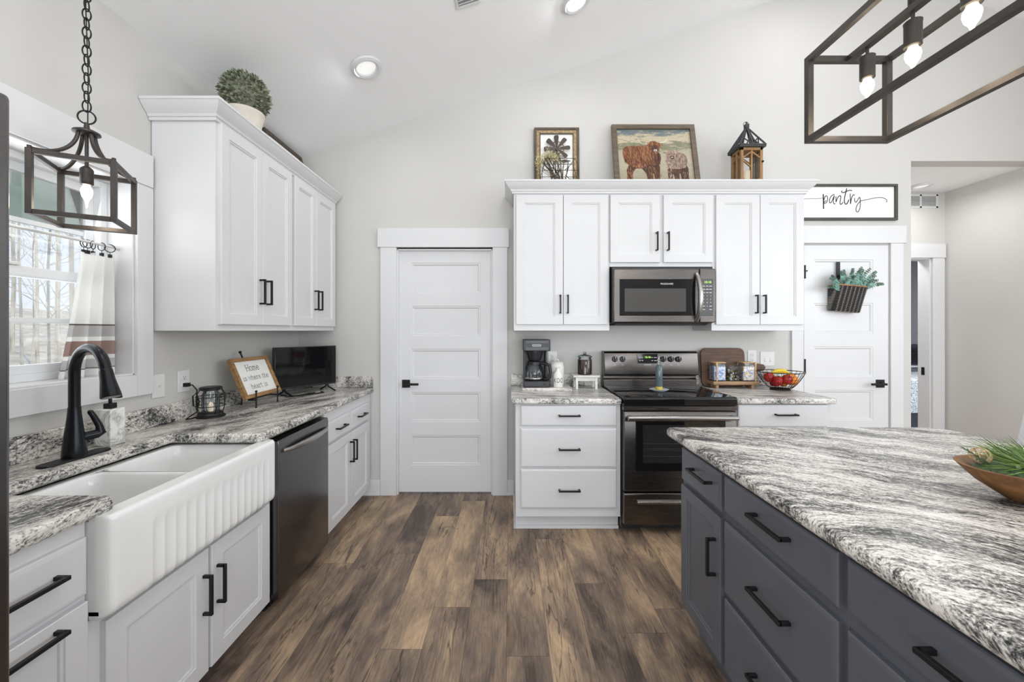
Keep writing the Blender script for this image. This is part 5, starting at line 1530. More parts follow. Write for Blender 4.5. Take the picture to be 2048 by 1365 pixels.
fc = MB().lathe([(.0,.20),(.040,.20),(.050,.21),(.064,.272),(.064,.278)], (.195, 3.085, BZ), 30)
build(fc, 'filter_basket', M['darkplastic'], r)
M['carafe'] = glass('carafe_glass', (.93,.95,.97))
cf = MB().lathe([(.0,.052),(.055,.052),(.066,.058),(.071,.085),(.070,.12),(.060,.155),(.048,.172),(.047,.182)], (.190, 3.082, BZ), 36)
cfo = build(cf, 'carafe', M['carafe'], r)
build(MB().lathe([(.05,.170),(.052,.172),(.052,.190),(.045,.196),(0,.196)], (.190, 3.082, BZ), 32), 'carafe_lid', M['darkplastic'], cfo)
build(MB().lathe([(.072,.060),(.0735,.062),(.0735,.070),(.072,.072)], (.190, 3.082, BZ), 36), 'carafe_band', M['chrome'], cfo)
build(MB().tube([(.240, 3.06, BZ+.180), (.275, 3.045, BZ+.180), (.305, 3.035, BZ+.165), (.312, 3.032, BZ+.115), (.305, 3.034, BZ+.075), (.285, 3.042, BZ+.060), (.262, 3.05, BZ+.060)], [.009,.012,.013,.012,.012,.011,.009], 10), 'carafe_handle', M['darkplastic'], cfo)
build(MB().lathe([(.0,.048),(.070,.048),(.070,.052),(.0,.052)], (.190, 3.082, BZ), 32), 'warming_plate', M['black'], r)
build(MB().cyl((.262, 3.011, BZ+.026), (.262, 3.006, BZ+.026), .008, n=16), 'power_button', M['black'], r)

M['ceramic'] = plain('white_ceramic', srgb(232,230,226), .25, var=.02)
r = thing('canister', 'round white ceramic canister with a knobbed lid behind the milk jug', 'canister', (.372, 3.155, BZ))
build(MB().lathe([(0,0),(.056,0),(.060,.006),(.060,.14),(.055,.165),(.050,.172),(.047,.172)], (.372, 3.155, BZ), 36), 'jar', M['ceramic'], r)
build(MB().lathe([(.046,.170),(.056,.173),(.057,.180),(.045,.188),(0,.192)], (.372, 3.155, BZ), 36), 'lid', M['ceramic'], r)
build(MB().tube([(.352, 3.155, BZ+.188), (.357, 3.155, BZ+.200), (.372, 3.155, BZ+.205), (.387, 3.155, BZ+.200), (.392, 3.155, BZ+.188)], .004, 8), 'knob', M['ceramic'], r)
r = thing('milk_jug', 'small white ceramic milk jug with thin black lettering', 'jug', (.370, 3.045, BZ))
jc = (.370, 3.045, BZ)
build(MB().lathe([(0,0),(.034,0),(.037,.005),(.0375,.085),(.034,.105),(.022,.120),(.0175,.130),(.0175,.142),(.021,.150),(.018,.150),(.015,.14),(0,.13)], jc, 32), 'jug_body', M['ceramic'], r)
def cyl_text(u, v, R_=.0379): 
    a = -PI/2 + u/R_; return (jc[0]+R_*math.cos(a), jc[1]+R_*math.sin(a), jc[2]+.052+v)
build(text_mesh('KOO', .050, lambda u, v: cyl_text(u*.62, v), 1.2), 'lettering', M['ink'], r, flat=True)

M['paintwood'] = plain('worn_white_wood', srgb(222,219,212), .7, var=.08, scale=25)
r = thing('riser', 'little white wooden stool riser holding the bean jar', 'riser', (.594, 3.14, CZ))
b_ = MB().box(.492, .698, 3.06, 3.22, CZ+.092, CZ+.108)
build(b_, 'top', M['paintwood'], r, .003)
ap_ = MB().box(.527, .663, 3.078, 3.084, CZ+.064, CZ+.092); ap_.box(.527, .663, 3.196, 3.202, CZ+.064, CZ+.092); ap_.box(.518, .524, 3.084, 3.196, CZ+.064, CZ+.092); ap_.box(.666, .672, 3.084, 3.196, CZ+.064, CZ+.092)
build(ap_, 'apron', M['paintwood'], r)
for x in (.512, .663):
    for y in (3.072, 3.190): build(MB().box(x, x+.018, y, y+.018, CZ, CZ+.092), 'leg', M['paintwood'], r, .001)
SZ = CZ+.108
r = thing('bean_jar', 'glass jar of coffee beans with a glass lid on the riser', 'jar', (.594, 3.14, SZ))
build(MB().lathe([(0,.001),(.053,.001),(.056,.004),(.056,.115),(.050,.128),(.048,.136)], (.594, 3.14, SZ), 32), 'jar', M['glass'], r)
M['beans'] = plain('coffee_beans', srgb(66,42,30), .4, var=.6, scale=90, bump=1.0)
build(MB().lathe([(0,.004),(.050,.004),(.053,.008),(.053,.108),(.045,.114),(0,.116)], (.594, 3.14, SZ), 32), 'coffee_beans', M['beans'], r, kind='stuff')
M['lidglass'] = glass('green_glass', (.72,.82,.8))
build(MB().lathe([(.050,.136),(.058,.137),(.058,.143),(.046,.152),(.016,.158),(.010,.164),(.013,.172),(.009,.180),(0,.181)], (.594, 3.14, SZ), 32), 'lid', M['lidglass'], r)

# ------------------------------------------------------------------ on the cooktop
M['dish'] = plain('pale_dish', srgb(214,222,234), .2, var=.03)
CT = .9285
r = build(MB().lathe([(0,.002),(.040,.0),(.045,.003),(.064,.012),(.069,.016),(.066,.017),(.045,.009),(0,.007)], (1.092, 2.895, CT), 36, ), 'spoon_rest', M['dish'], label='small pale dish on the glass cooktop under the bottle', cat='dish')
r = thing('oil_bottle', 'slim smoky glass oil bottle with pour spout standing in the dish', 'bottle', (1.092, 2.895, CT+.009))
bc_ = (1.092, 2.895, CT+.009)
M['smoke'] = plain('smoky_glass', (.10,.135,.15), .08, var=.1, spec=.6)
build(MB().lathe([(.024,.026),(.0255,.03),(.0255,.165),(.022,.175),(.0125,.182)], bc_, 28), 'bottle_body', M['smoke'], r)
M['oil'] = plain('yellow_oil', srgb(186,168,62), .1, var=.1)
build(MB().lathe([(0,0),(.024,0),(.0255,.004),(.0255,.024),(.024,.026)], bc_, 28), 'oil', M['oil'], r)
build(MB().lathe([(.0125,.182),(.012,.21),(.014,.213),(.014,.222),(.009,.225)], bc_, 20), 'neck', M['jarglass'], r)
build(MB().tube([(bc_[0], bc_[1], bc_[2]+.222), (bc_[0], bc_[1], bc_[2]+.24), (bc_[0]-.002, bc_[1]-.006, bc_[2]+.268)], [.0055,.0042,.003], 8), 'pour_spout', M['chrome'], r)

# ------------------------------------------------------------------ far counter, right of the range
M['walnut'] = wood('walnut_board', srgb(62,42,30), srgb(108,78,58), 0)
cb = MB(); R_ = .045
def rr_poly(a, b, c0, d, R_):
    pts = []
    for cx_, cy_, st in ((b-R_, c0+R_, 270), (b-R_, d-R_, 0), (a+R_, d-R_, 90), (a+R_, c0+R_, 180)):
        for k in range(7):
            t = math.radians(st+15*k); pts.append((cx_+R_*math.cos(t), cy_+R_*math.sin(t)))
    return pts
def CBf(u, v, w): return V(u, 3.226 + v*.09 - w, CZ + .001 + v)
pl = rr_poly(1.560, 1.918, 0, .312, .045)
cb.prism(pl, lambda u, v: CBf(u, v, 0), lambda u, v: CBf(u, v, .02))
r = thing('cutting_board', 'large dark walnut cutting board with a paddle handle leaning on the wall', 'cutting board', (1.74, 3.22, CZ))
build(cb, 'board', M['walnut'], r, .003)
hd_ = []
for x, y in ((1.915,.178),(1.95,.172),(1.985,.182),(2.03,.186),(2.072,.178),(2.088,.155),(2.072,.130),(2.03,.122),(1.985,.126),(1.95,.136),(1.915,.130)): hd_.append((x, y))
hh = MB().prism(hd_, lambda u, v: CBf(u, v, .002), lambda u, v: CBf(u, v, .018))
ho = build(hh, 'handle', M['walnut'], r, .004)
build(MB().prism([(2.048+.006*math.cos(t), .154+.006*math.sin(t)) for t in [2*PI*i/14 for i in range(14)]], lambda u, v: CBf(u, v, .0178), lambda u, v: CBf(u, v, .0188)), 'hang_hole', M['slot'], ho)
M['riserwood'] = wood('rough_oak', srgb(128,98,70), srgb(184,150,114), 0)
r = thing('riser', 'low rough oak tray riser holding the candy canisters', 'riser', (1.78, 3.16, CZ))
build(MB().box(1.600, 1.962, 3.105, 3.215, CZ+.028, CZ+.056), 'top', M['riserwood'], r, .003)
for x in (1.625, 1.905): build(MB().box(x, x+.022, 3.115, 3.205, CZ, CZ+.028), 'foot', M['riserwood'], r, .002)
TZ = CZ+.056
def candy(name, c0, c1, c2):
    m, nt, b = base_mat(name)
    tc = N(nt, 'ShaderNodeTexCoord'); vo = N(nt, 'ShaderNodeTexVoronoi', Scale=140.0); nt.links.new(tc.outputs['Object'], vo.inputs['Vector'])
    sp = N(nt, 'ShaderNodeSeparateColor'); nt.links.new(vo.outputs['Color'], sp.inputs[0])
    r_ = ramp(nt, [(0, srgb(244,244,246)), (.38, c0), (.58, c1), (.72, c2), (.82, srgb(248,248,248))], 'CONSTANT'); nt.links.new(sp.outputs[0], r_.inputs[0])
    n = N(nt, 'ShaderNodeTexNoise', Scale=30.0); nt.links.new(tc.outputs['Object'], n.inputs[0])
    nt.links.new(r_.outputs[0], b.inputs['Base Color']); b.inputs['Roughness'].default_value = .4
    return m
M['lightwood'] = wood('bamboo', srgb(188,152,104), srgb(214,182,136), 0)
def canister(label, x, m, spoon_dx):
    r = thing('glass_canister', label, 'canister', (x, 3.155, TZ), 'square candy canisters on the riser')
    h = .047
    rg = MB(); rg.rings([[V(a, b, z) for a, b in [(x+h*cx_*s2, 3.155+h*cy_*s2) for cx_, cy_ in ((-1,-.8),(-.8,-1),(.8,-1),(1,-.8),(1,.8),(.8,1),(-.8,1),(-1,.8))]] for z, s2 in ((TZ+.002,.95),(TZ+.008,1),(TZ+.136,1),(TZ+.142,.96))], cap1=False)
    build(rg, 'jar', M['glass'], r)
    h2 = .0445; f_ = MB().box(x-h2, x+h2, 3.155-h2, 3.155+h2, TZ+.006, TZ+.116)
    build(f_, 'candy', m, r, .006, kind='stuff')
    build(MB().box(x-h*.98, x+h*.98, 3.155-h*.98, 3.155+h*.98, TZ+.142, TZ+.152), 'lid', M['lightwood'], r, .003)
    sx = x+spoon_dx
    sp = MB().box(sx-.004, sx+.004, 3.099, 3.104, TZ+.001, TZ+.125); sp.lathe([(0,-.018),(.006,-.014),(.009,0),(.007,.012),(0,.018)], (sx, 3.1015, TZ+.138), 12, sy=.4)
    build(sp, 'wooden_spoon', M['lightwood'], r)
canister('square glass canister of blue and white candy, left on the riser', 1.655, candy('blue_candy', srgb(150,180,235), srgb(120,150,215), srgb(190,205,240)), -.03)
canister('square glass canister of mixed pastel candy, right on the riser', 1.885, candy('mixed_candy', srgb(236,214,150), srgb(140,170,230), srgb(240,180,150)), .044)
r = thing('glass_vase', 'little square glass vase between the two candy canisters', 'vase', (1.772, 3.155, TZ))
build(MB().rings([[V(1.772+a*.036, 3.155+b*.036, z) for a, b in ((-1,-1),(1,-1),(1,1),(-1,1))] for z in (TZ+.001, TZ+.115)], cap1=False), 'vase_glass', M['jarglass'], r)
r = thing('flower_arrangement', 'tiny white and yellow flowers inside the little glass vase', 'flowers', (1.772, 3.155, TZ+.004))
rd = random.Random(11); st_ = MB(); ps = MB(); yl = MB()
for i in range(26):
    x, y, z = 1.772+rd.uniform(-.026,.026), 3.155+rd.uniform(-.026,.026), TZ+rd.uniform(.012,.085)
    st_.tube([(1.772+rd.uniform(-.01,.01), 3.155, TZ+.004), (x, y, z)], .0012, 4)
    (ps if i % 3 else yl).sphere((x, y, z), rd.uniform(.005,.009), 8, 6)
    for k in range(3):
        a = rd.uniform(0,6.28); st_.add([(x,y,z), (x+.012*math.cos(a), y+.006, z+.010*math.sin(a)), (x+.014*math.cos(a+.5), y, z+.012*math.sin(a+.5))], [(0,1,2)])
build(st_, 'stems', plain('olive_stem', srgb(116,120,70), .7, var=.3), r); build(ps, 'white_blossoms', M['paper'], r); build(yl, 'yellow_blossoms', M['oil'], r)

# wire fruit bowl
bx_, by_ = 2.082, 3.046
r = thing('fruit_bowl', 'black wire fruit bowl on the right end of the counter', 'bowl', (bx_, by_, CZ))
def brad(z): t = (z-.012)/.128; return .062 + (.160-.062)*max(0, t)**.62
wb = MB()
for z in (.012, .036, .062, .088, .114): wb.tube([(bx_+brad(z)*math.cos(t), by_+brad(z)*math.sin(t), CZ+z) for t in [2*PI*i/40 for i in range(40)]], .0014, 5, True)
for k in range(28):
    a = 2*PI*k/28; wb.tube([(bx_+brad(z)*math.cos(a), by_+brad(z)*math.sin(a), CZ+z) for z in (.012,.022,.036,.055,.08,.11,.140)], .0014, 5)
for q in (.022, .045): wb.tube([(bx_+q*math.cos(t), by_+q*math.sin(t), CZ+.012) for t in [2*PI*i/30 for i in range(30)]], .0014, 5, True)
for k in range(8): a = PI*k/8; wb.tube([(bx_-.062*math.cos(a), by_-.062*math.sin(a), CZ+.012), (bx_+.062*math.cos(a), by_+.062*math.sin(a), CZ+.012)], .0014, 5)
build(wb, 'wire_body', M['black'], r)
build(MB().tube([(bx_+.160*math.cos(t), by_+.160*math.sin(t), CZ+.140) for t in [2*PI*i/48 for i in range(48)]], .003, 8, True), 'rim', M['black'], r)
build(MB().tube([(bx_+.066*math.cos(t), by_+.066*math.sin(t), CZ+.0035) for t in [2*PI*i/40 for i in range(40)]], .0035, 8, True).tube([(bx_+.064*math.cos(t), by_+.064*math.sin(t), CZ+.010) for t in [2*PI*i/40 for i in range(40)]], .002, 6, True), 'foot_ring', M['black'], r)
M['apple'] = plain('apple_skin', srgb(172,34,30), .22, var=.35, scale=14)
M['orange'] = plain('orange_peel', srgb(232,140,48), .4, var=.08, scale=60, bump=.3)
M['banana'] = plain('banana_peel', srgb(226,200,60), .4, var=.06)
def apple(label, c):
    o = thing('apple', label, 'apple', (c[0], c[1], c[2]), 'red apples in the wire bowl', rot=(.2, .1, c[0]*40))
    build(MB().lathe([(.002,.026),(.008,.031),(.018,.034),(.030,.026),(.036,.008),(.035,-.010),(.026,-.028),(.014,-.034),(.006,-.032),(.001,-.030)], (0,0,0), 24), 'flesh', M['apple'], o)
    build(MB().tube([(0,0,.026),(.002,.001,.036),(.006,.002,.043)], .0015, 6), 'stem', M['twig'], o)
apple('red apple on the far left of the wire bowl', (bx_-.093, by_-.012, CZ+.098))
apple('red apple low at the front of the bowl, second from the left', (bx_-.055, by_-.058, CZ+.075))
apple('red apple at the front centre of the wire bowl', (bx_-.004, by_-.082, CZ+.088))
apple('red apple deep inside the bowl behind the front fruit', (bx_-.02, by_+.03, CZ+.056))
def orange(label, c):
    o = MB().sphere((0,0,0), .0375, 24, 16, sz=.96)
    o.v = [(v[0]+c[0], v[1]+c[1], v[2]+c[2]) for v in o.v]
    build(o, 'orange', M['orange'], label=label, cat='orange', group='oranges in the wire bowl')
orange('orange in the right half of the bowl beside the front apple', (bx_+.062, by_-.052, CZ+.078))
orange('orange farthest right in the wire bowl', (bx_+.098, by_+.02, CZ+.092))
orange('orange low in the bowl under the banana', (bx_+.048, by_+.035, CZ+.056))
bn = MB(); pts = []
for i in range(15):
    t = i/14; pts.append((bx_-.075+.16*t, by_+.012-.01*math.sin(PI*t), CZ+.118+.028*math.sin(PI*t)))
bn.tube(pts, [.004,.008,.013,.016,.0175,.018,.018,.018,.018,.0175,.0165,.014,.010,.006,.004], 7)
r = thing('banana', 'yellow banana lying across the top of the fruit', 'banana', (bx_, by_, CZ+.12))
build(bn, 'peel', M['banana'], r, ang=20)
build(MB().tube([pts[-1], (bx_+.097, by_+.012, CZ+.112)], [.004, .0035], 6), 'stem', M['twig'], r)

# ------------------------------------------------------------------ pantry door and sign
r = thing('wall_hook', 'black metal strap hook on the pantry door holding the basket', 'hook', (2.735, 3.285, 1.80))
hk = MB().box(2.722, 2.750, 3.289, 3.2955, 1.80, 1.945); hk.tube([(2.736, 3.288, 1.83), (2.736, 3.262, 1.815), (2.736, 3.252, 1.825), (2.736, 3.250, 1.84)], .005, 8)
build(hk, 'strap', M['black'], r, .001)
def weave():
    m, nt, b = base_mat('black_wicker')
    tc = N(nt, 'ShaderNodeTexCoord'); sp = N(nt, 'ShaderNodeSeparateXYZ'); nt.links.new(tc.outputs['Object'], sp.inputs[0])
    zz = math_node(nt, 'MULTIPLY', sp.outputs['Z'], 2*PI/.0125)
    xx = math_node(nt, 'MULTIPLY', sp.outputs['X'], 2*PI/.033)
    zig = math_node(nt, 'MULTIPLY', math_node(nt, 'SINE', zz), .55)
    a = math_node(nt, 'SINE', math_node(nt, 'ADD', xx, zig))
    f_ = math_node(nt, 'MULTIPLY', math_node(nt, 'GREATER_THAN', a, .60), math_node(nt, 'GREATER_THAN', math_node(nt, 'SINE', math_node(nt, 'MULTIPLY', zz, 1.0)), -.35))
    c = mixc(nt, f_, (.016,.015,.016), srgb(150,142,134)); nt.links.new(c, b.inputs['Base Color']); b.inputs['Roughness'].default_value = .5
    w_ = math_node(nt, 'MULTIPLY', math_node(nt, 'SINE', zz), math_node(nt, 'SINE', xx))
    bp = N(nt, 'ShaderNodeBump', Strength=.8, Distance=.004); nt.links.new(w_, bp.inputs['Height']); nt.links.new(bp.outputs[0], b.inputs['Normal'])
    return m
rotb = math.radians(5)
r = thing('hanging_basket', 'black woven wall basket hanging tilted on the pantry door', 'basket', (2.764, 3.288, 1.528), rot=(0, rotb, 0))
hb = MB()
def bsec(z, w_, d_, ins=0):
    pts = [V(w_, 0-ins, z)]; n = 18
    pts = []
    for i in range(n+1):
        t = -PI*i/n; pts.append(V((w_-ins)*math.copysign(abs(math.cos(t))**.55, math.cos(t)), -.004 - (d_-ins)*abs(math.sin(t))**.6, z))
    return pts
hb.rings([bsec(0,.118,.052), bsec(.004,.122,.058), bsec(.10,.130,.080), bsec(.205,.140,.104), bsec(.205,.140,.104,.007), bsec(.02,.120,.06,.008)], cap1=True)
build(hb, 'basket_body', weave(), r, ang=60)
rm = MB(); rm.tube(bsec(.207,.139,.103), .0055, 8)
build(rm, 'rim', plain('tan_rattan', srgb(170,122,80), .6, var=.15), r)
build(MB().tube([(-.09, -.01, .205), (-.06, -.012, .27), (-.045, -.02, .30), (-.03, -.012, .29), (.0, -.010, .26), (.06, -.01, .207)], .004, 8), 'hanging_loop', M['black'], r)
r = thing('eucalyptus', 'bunch of blue green eucalyptus sprigs in the hanging basket', 'plant', (2.76, 3.235, 1.71))
M['euc'] = plain('eucalyptus_leaf', srgb(118,158,146), .55, var=.28, scale=26)
M['eucdark'] = plain('eucalyptus_tip', srgb(84,112,96), .55, var=.3, scale=26)
lv = MB(); lt = MB(); sm_ = MB(); rd = random.Random(21)
def disc(mb, c, n, r_, sx=1):
    n = n.normalized(); t = n.orthogonal().normalized(); b2 = n.cross(t); rim = []
    for k in range(8):
        a = 2*PI*k/8; rim.append(c + (t*math.cos(a)*sx + b2*math.sin(a))*r_ + n*.0015)
    mb.add([c] + rim, [(0, k+1, (k+1) % 8+1) for k in range(8)])
tips = [(-.175,.02),(-.16,.075),(-.12,.10),(-.08,.13),(-.04,.14),(.0,.145),(.05,.155),(.085,.15),(.12,.145),(.155,.15),(.20,.125),(.225,.095),(.245,.06),(.255,.025),(.19,.06),(-.19,.0),(.02,.09),(-.05,.07),(.1,.085),(.14,.05),(-.1,.03)]
for tx_, tz_ in tips:
    b0 = V(2.755 + tx_*.35, 3.225, 1.705); e0 = V(2.750+tx_, 3.205 + rd.uniform(-.06,.03), 1.722+tz_)
    mid = (b0+e0)/2 + V(rd.uniform(-.01,.01), rd.uniform(-.02,0), .025)
    path = [b0*(1-t)**2 + mid*2*t*(1-t) + e0*t*t for t in [i/11 for i in range(12)]]
    sm_.tube(path, .0015, 4)
    for i in range(1, 12):
        d = (path[i]-path[i-1]).normalized(); sc = (1.0 - .62*i/11)
        for s_ in (-1, 1):
            sd = d.cross(V(rd.uniform(-.4,.4), -1, rd.uniform(-.4,.4))).normalized()*s_
            lv.mi = 1 if i > 7 else 0
            disc(lv, path[i] + sd*.013*sc, V(rd.uniform(-.5,.5), -1, rd.uniform(-.5,.7)), .0155*sc + .002, .8)
build(lv, 'leaves', [M['euc'], M['eucdark']], r, flat=True); build(sm_, 'stems', M['twig'], r)

r = thing('pantry_sign', 'long white framed sign with the word pantry in script', 'sign', (2.81, BY, 2.29))
px0, px1, pz0, pz1 = 2.395, 3.218, 2.290, 2.590
f_ = MB(); fw = .021
f_.box(px0, px1, BY-.026, BY-.001, pz0, pz0+fw); f_.box(px0, px1, BY-.026, BY-.001, pz1-fw, pz1); f_.box(px0, px0+fw, BY-.026, BY-.001, pz0+fw, pz1-fw); f_.box(px1-fw, px1, BY-.026, BY-.001, pz0+fw, pz1-fw)
build(f_, 'frame', wood('charcoal_frame', srgb(58,55,52), srgb(88,84,78), 0), r, .0015)
pbo = build(MB().box(px0+fw, px1-fw, BY-.012, BY-.002, pz0+fw, pz1-fw), 'board', M['paper'], r)
kk = 1/10.24/241.3
def SG(u, v): return (2.4323 + (u-50)*kk, BY-.0126, 2.600 - (v-97)*kk)
strokes = [
 ([(20,430),(92,418),(200,415),(320,414),(400,412),(478,403)], 8),
 ([(482,322),(484,400),(486,500),(488,628)], 24),
 ([(488,470),(500,420),(520,370),(545,352),(568,372),(574,420),(565,470),(540,505),(510,515),(495,500),(505,478),(545,455)], 16),
 ([(716,330),(690,338),(655,352),(625,395),(608,450),(610,495),(630,508),(655,480),(685,410),(715,345),(700,400),(688,460),(692,510),(710,528),(730,510)], 16),
 ([(742,372),(745,420),(742,498),(760,440),(790,375),(825,350),(845,365),(838,420),(825,490),(830,530),(850,538),(890,485)], 17),
 ([(965,205),(948,270),(930,350),(915,430),(918,500),(940,532),(965,525),(990,485),(1010,435)], 20),
 ([(872,252),(855,270),(865,290),(895,292),(950,270),(1000,248),(1040,243),(1075,250)], 18),
 ([(1035,310),(1038,380),(1042,460),(1042,540),(1050,470),(1065,395),(1090,345),(1112,332),(1125,352)], 17),
 ([(1128,400),(1125,440),(1135,480),(1152,495),(1175,470),(1205,415),(1230,382),(1240,400),(1242,480),(1243,580),(1225,650),(1195,692),(1168,688),(1152,650),(1160,590),(1185,535),(1220,490),(1260,456)], 15),
 ([(1250,457),(1340,446),(1430,425),(1530,402),(1620,393),(1700,395),(1755,415),(1790,445),(1795,470),(1772,488)], 12),
]
def smooth(P, it=3):
    for _ in range(it):
        Q_ = [P[0]]
        for a, b in zip(P[:-1], P[1:]): Q_ += [(a[0]*.75+b[0]*.25, a[1]*.75+b[1]*.25), (a[0]*.25+b[0]*.75, a[1]*.25+b[1]*.75)]
        P = Q_ + [P[-1]]
    return P
sg = MB()
for pts, w_ in strokes: sg.ribbon(smooth(pts), w_, SG)
build(sg, 'lettering', M['ink'], pbo, flat=True)

# ------------------------------------------------------------------ on the island
IZ = .916
r = thing('dough_bowl', 'long carved wooden dough bowl of greenery on the island', 'bowl', (1.49, 1.02, IZ), rot=(0, 0, math.radians(-18)))
M['bowlwood'] = wood('carved_bowl_wood', srgb(104,68,36), srgb(150,106,62), 0, 6)
def osec(a, b, z, n=44): return [V(a*math.cos(2*PI*i/n), b*math.copysign(abs(math.sin(2*PI*i/n))**.9, math.sin(2*PI*i/n)), z) for i in range(n)]
db = MB().rings([osec(.13,.06,0), osec(.155,.075,.006), osec(.21,.115,.045), osec(.245,.142,.082), osec(.250,.147,.088), osec(.238,.136,.088), osec(.228,.128,.078), osec(.19,.1,.045), osec(.12,.055,.02)])
build(db, 'bowl', M['bowlwood'], r, ang=60)
r = thing('pine_greenery', 'green pine sprigs with pale berries filling the wooden bowl', 'greenery', (1.49, 1.02, IZ+.03))
M['pine'] = plain('pine_needles', srgb(98,128,52), .5, var=.35, scale=30)
M['cedar'] = plain('cedar_green', srgb(66,88,56), .6, var=.6, scale=60)
M['berry'] = plain('pale_berry', srgb(214,218,180), .35, var=.1)
pn = MB(); cd = MB(); by2 = MB(); rd = random.Random(31)
cR = Matrix.Rotation(math.radians(-18), 3, 'Z')
def LB(x, y, z): return V(1.49, 1.02, IZ) + cR @ V(x, y, z)
# dark mossy bed
bed = osec(.215,.118,.07, 30)
cd.rings([[LB(*p) for p in osec(.20,.105,.05,30)], [LB(*p) for p in osec(.215,.118,.076,30)], [LB(*p) for p in osec(.15,.08,.098,30)]])
for i in range(1500):
    a = rd.uniform(0, 2*PI); q = math.sqrt(rd.random()); p = LB(.212*q*math.cos(a), .117*q*math.sin(a), .074+.022*(1-q))
    d = V(rd.gauss(0,1), rd.gauss(0,1), rd.uniform(.2,1.6)).normalized()*rd.uniform(.018,.045); s_ = d.orthogonal().normalized()*.0014
    cd.add([p-s_, p+s_, p+d], [(0,1,2)])
for (x, y, dx, dy, dz, n_) in ((-.12,-.03,-.55,-.05,.5,110), (-.11,.04,-.3,.4,.7,90), (-.05,-.03,-.7,.35,.42,170), (-.02,-.06,-.8,-.1,.25,150), (.03,-.02,-.35,.5,.8,150), (.03,-.07,-.5,-.45,.3,130), (-.07,.03,-.35,.7,.5,110), (.12,.04,.4,.4,.6,90), (.08,-.05,.3,-.5,.5,110)):
    p0 = LB(x, y, .085)
    for k in range(n_):
        d = (cR @ V(dx + rd.gauss(0,.33), dy + rd.gauss(0,.33), dz + rd.gauss(0,.25))).normalized()
        L = rd.uniform(.07,.125); s_ = d.orthogonal().normalized()*.0011
        m_ = p0 + d*L*.55; e2 = p0 + d*L + V(0,0,-.012)
        pn.add([p0-s_, p0+s_, m_+s_, m_-s_, e2], [(0,1,2,3),(3,2,4)])
for (x, y, ex, ey, ez) in ((.05,.09,.09,.13,.175), (.02,.09,.03,.14,.16), (.13,.06,.18,.10,.17), (-.17,.0,-.225,.03,.125)):
    a, b = LB(x, y, .08), LB(ex, ey, ez); cd.tube([a, b], .0015, 4)
    for k in range(34):
        t = .2+.8*k/33; p = a.lerp(b, t); d = ((b-a).normalized()*.7 + V(rd.gauss(0,.6), rd.gauss(0,.6), rd.gauss(0,.4))).normalized()*.02*(1.25-t*.6); s_ = d.orthogonal().normalized()*.0018
        cd.add([p-s_, p+s_, p+d], [(0,1,2)])
for (x, y) in ((-.13,-.085),(-.115,-.093),(-.12,-.075),(-.10,-.085),(-.15,-.03),(-.135,-.05),(.0,-.10),(.02,-.09)):
    by2.sphere(LB(x, y, .100), .0058, 10, 8)
build(pn, 'pine_needles', M['pine'], r, flat=True); build(cd, 'cedar_bed', M['cedar'], r, flat=True); build(by2, 'berries', M['berry'], r)
wk = MB(); rd = random.Random(8); wc = LB(-.188, .034, .107)
for i in range(13):
    n = V(rd.gauss(0,1), rd.gauss(0,1), rd.gauss(0,1)).normalized(); t = n.orthogonal().normalized(); b2 = n.cross(t); q = rd.uniform(.021,.023)
    off = n*rd.uniform(-.010,.010); q2 = math.sqrt(max(1e-6, q*q - off.length_squared))
    wk.tube([wc + off + (t*math.cos(a)+b2*math.sin(a))*q2 for a in [2*PI*k/26 for k in range(26)]], .0009, 5, True)
build(wk, 'wicker_ball', plain('pale_vine', srgb(206,182,140), .7, var=.15), label='small pale woven vine ball at the left tip of the wooden bowl', cat='ornament')

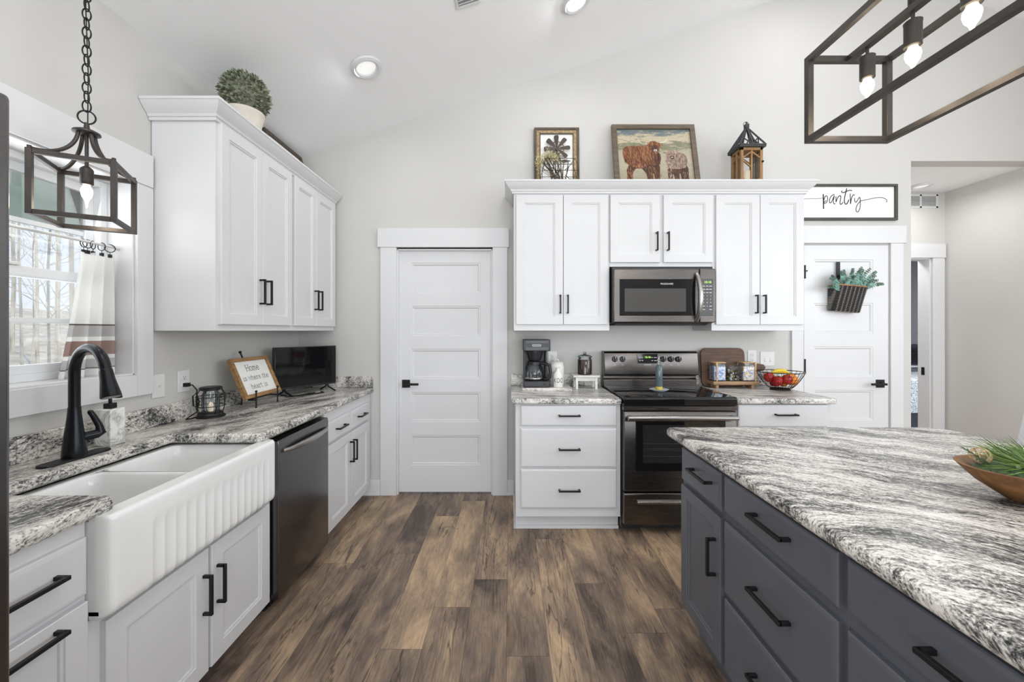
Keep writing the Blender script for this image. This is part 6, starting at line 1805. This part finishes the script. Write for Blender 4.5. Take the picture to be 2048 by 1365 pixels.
# counter stool at the right end of the island
r = thing('counter_stool', 'white counter stool past the island, its back showing at the right edge', 'stool', (2.28, 1.72, 0))
build(MB().box(2.10, 2.46, 1.53, 1.92, .62, .66), 'seat', M['white'], r, .012)
bk_ = MB(); bk_.prism([(2.424, .70), (2.446, .70), (2.535, 1.06), (2.515, 1.06)], lambda u, v: (u, 1.53, v), lambda u, v: (u, 1.92, v))
build(bk_, 'backrest', M['white'], r, .006)
for y in (1.55, 1.88):
    build(MB().bar((2.425, y, .655), (2.445, y, .74), .03, .03), 'back_post', M['white'], r)
for x, x2 in ((2.13, 2.09), (2.43, 2.48)):
    for y in (1.555, 1.895): build(MB().bar((x, y, .62), (x2, y, .0), .035), 'leg', M['white'], r)
st_ = MB().bar((2.105, 1.555, .2), (2.105, 1.895, .2), .022); st_.bar((2.465, 1.555, .2), (2.465, 1.895, .2), .022)
build(st_, 'footrest', M['white'], r)

# ------------------------------------------------------------------ bedroom glimpse
r = thing('bed', 'bed with a grey leaf patterned cover seen through the hallway door', 'bed', (5.7, 5.6, 0))
def leafcloth():
    m, nt, b = base_mat('leaf_cover')
    tc = N(nt, 'ShaderNodeTexCoord'); n = N(nt, 'ShaderNodeTexNoise', Scale=9.0, Detail=3.0, Distortion=2.5); nt.links.new(tc.outputs['Object'], n.inputs[0])
    q = math_node(nt, 'FRACT', math_node(nt, 'MULTIPLY', n.outputs['Fac'], 7.0))
    r_ = ramp(nt, [(.0, srgb(228,230,230)), (.5, srgb(206,212,212)), (.62, srgb(110,122,124)), (.8, srgb(64,74,78)), (.9, srgb(220,222,222))]); nt.links.new(q, r_.inputs[0]); nt.links.new(r_.outputs[0], b.inputs['Base Color']); b.inputs['Roughness'].default_value = .85
    return m
lc = leafcloth()
build(MB().box(4.75, 6.55, 5.15, 6.1, .42, .74), 'mattress', lc, r, .05, 4)
build(MB().box(4.72, 6.55, 5.18, 6.08, .06, .42), 'bed_frame', plain('dark_bed_base', srgb(60,60,66), .7), r, .01)
build(MB().box(4.73, 5.6, 5.13, 5.149, .30, .70), 'cover_drop', lc, r, .004)
r = thing('nightstand', 'grey nightstand beyond the bed seen through the hallway door', 'nightstand', (6.35, 6.35, 0))
build(MB().box(6.05, 6.58, 6.13, 6.7, .05, .80), 'body', plain('grey_nightstand', srgb(120,120,124), .6), r, .004)
build(MB().box(6.02, 6.59, 6.11, 6.72, .80, .825), 'top', M['trim'], r, .003)
r = None
M['lampbase'] = plain('lamp_dark', srgb(52,54,58), .5, var=.3, scale=30)
lp = [(0,0),(.10,0),(.10,.02)]
for k in range(12): lp += [(.085,.03+.022*k),(.065,.041+.022*k)]
lp += [(.05,.30),(.03,.33),(0,.335)]
build(MB().lathe(lp, (6.40, 6.25, .825), 24), 'ribbed_vase', M['lampbase'], None, label='dark ribbed vase on the bedroom nightstand', cat='vase')
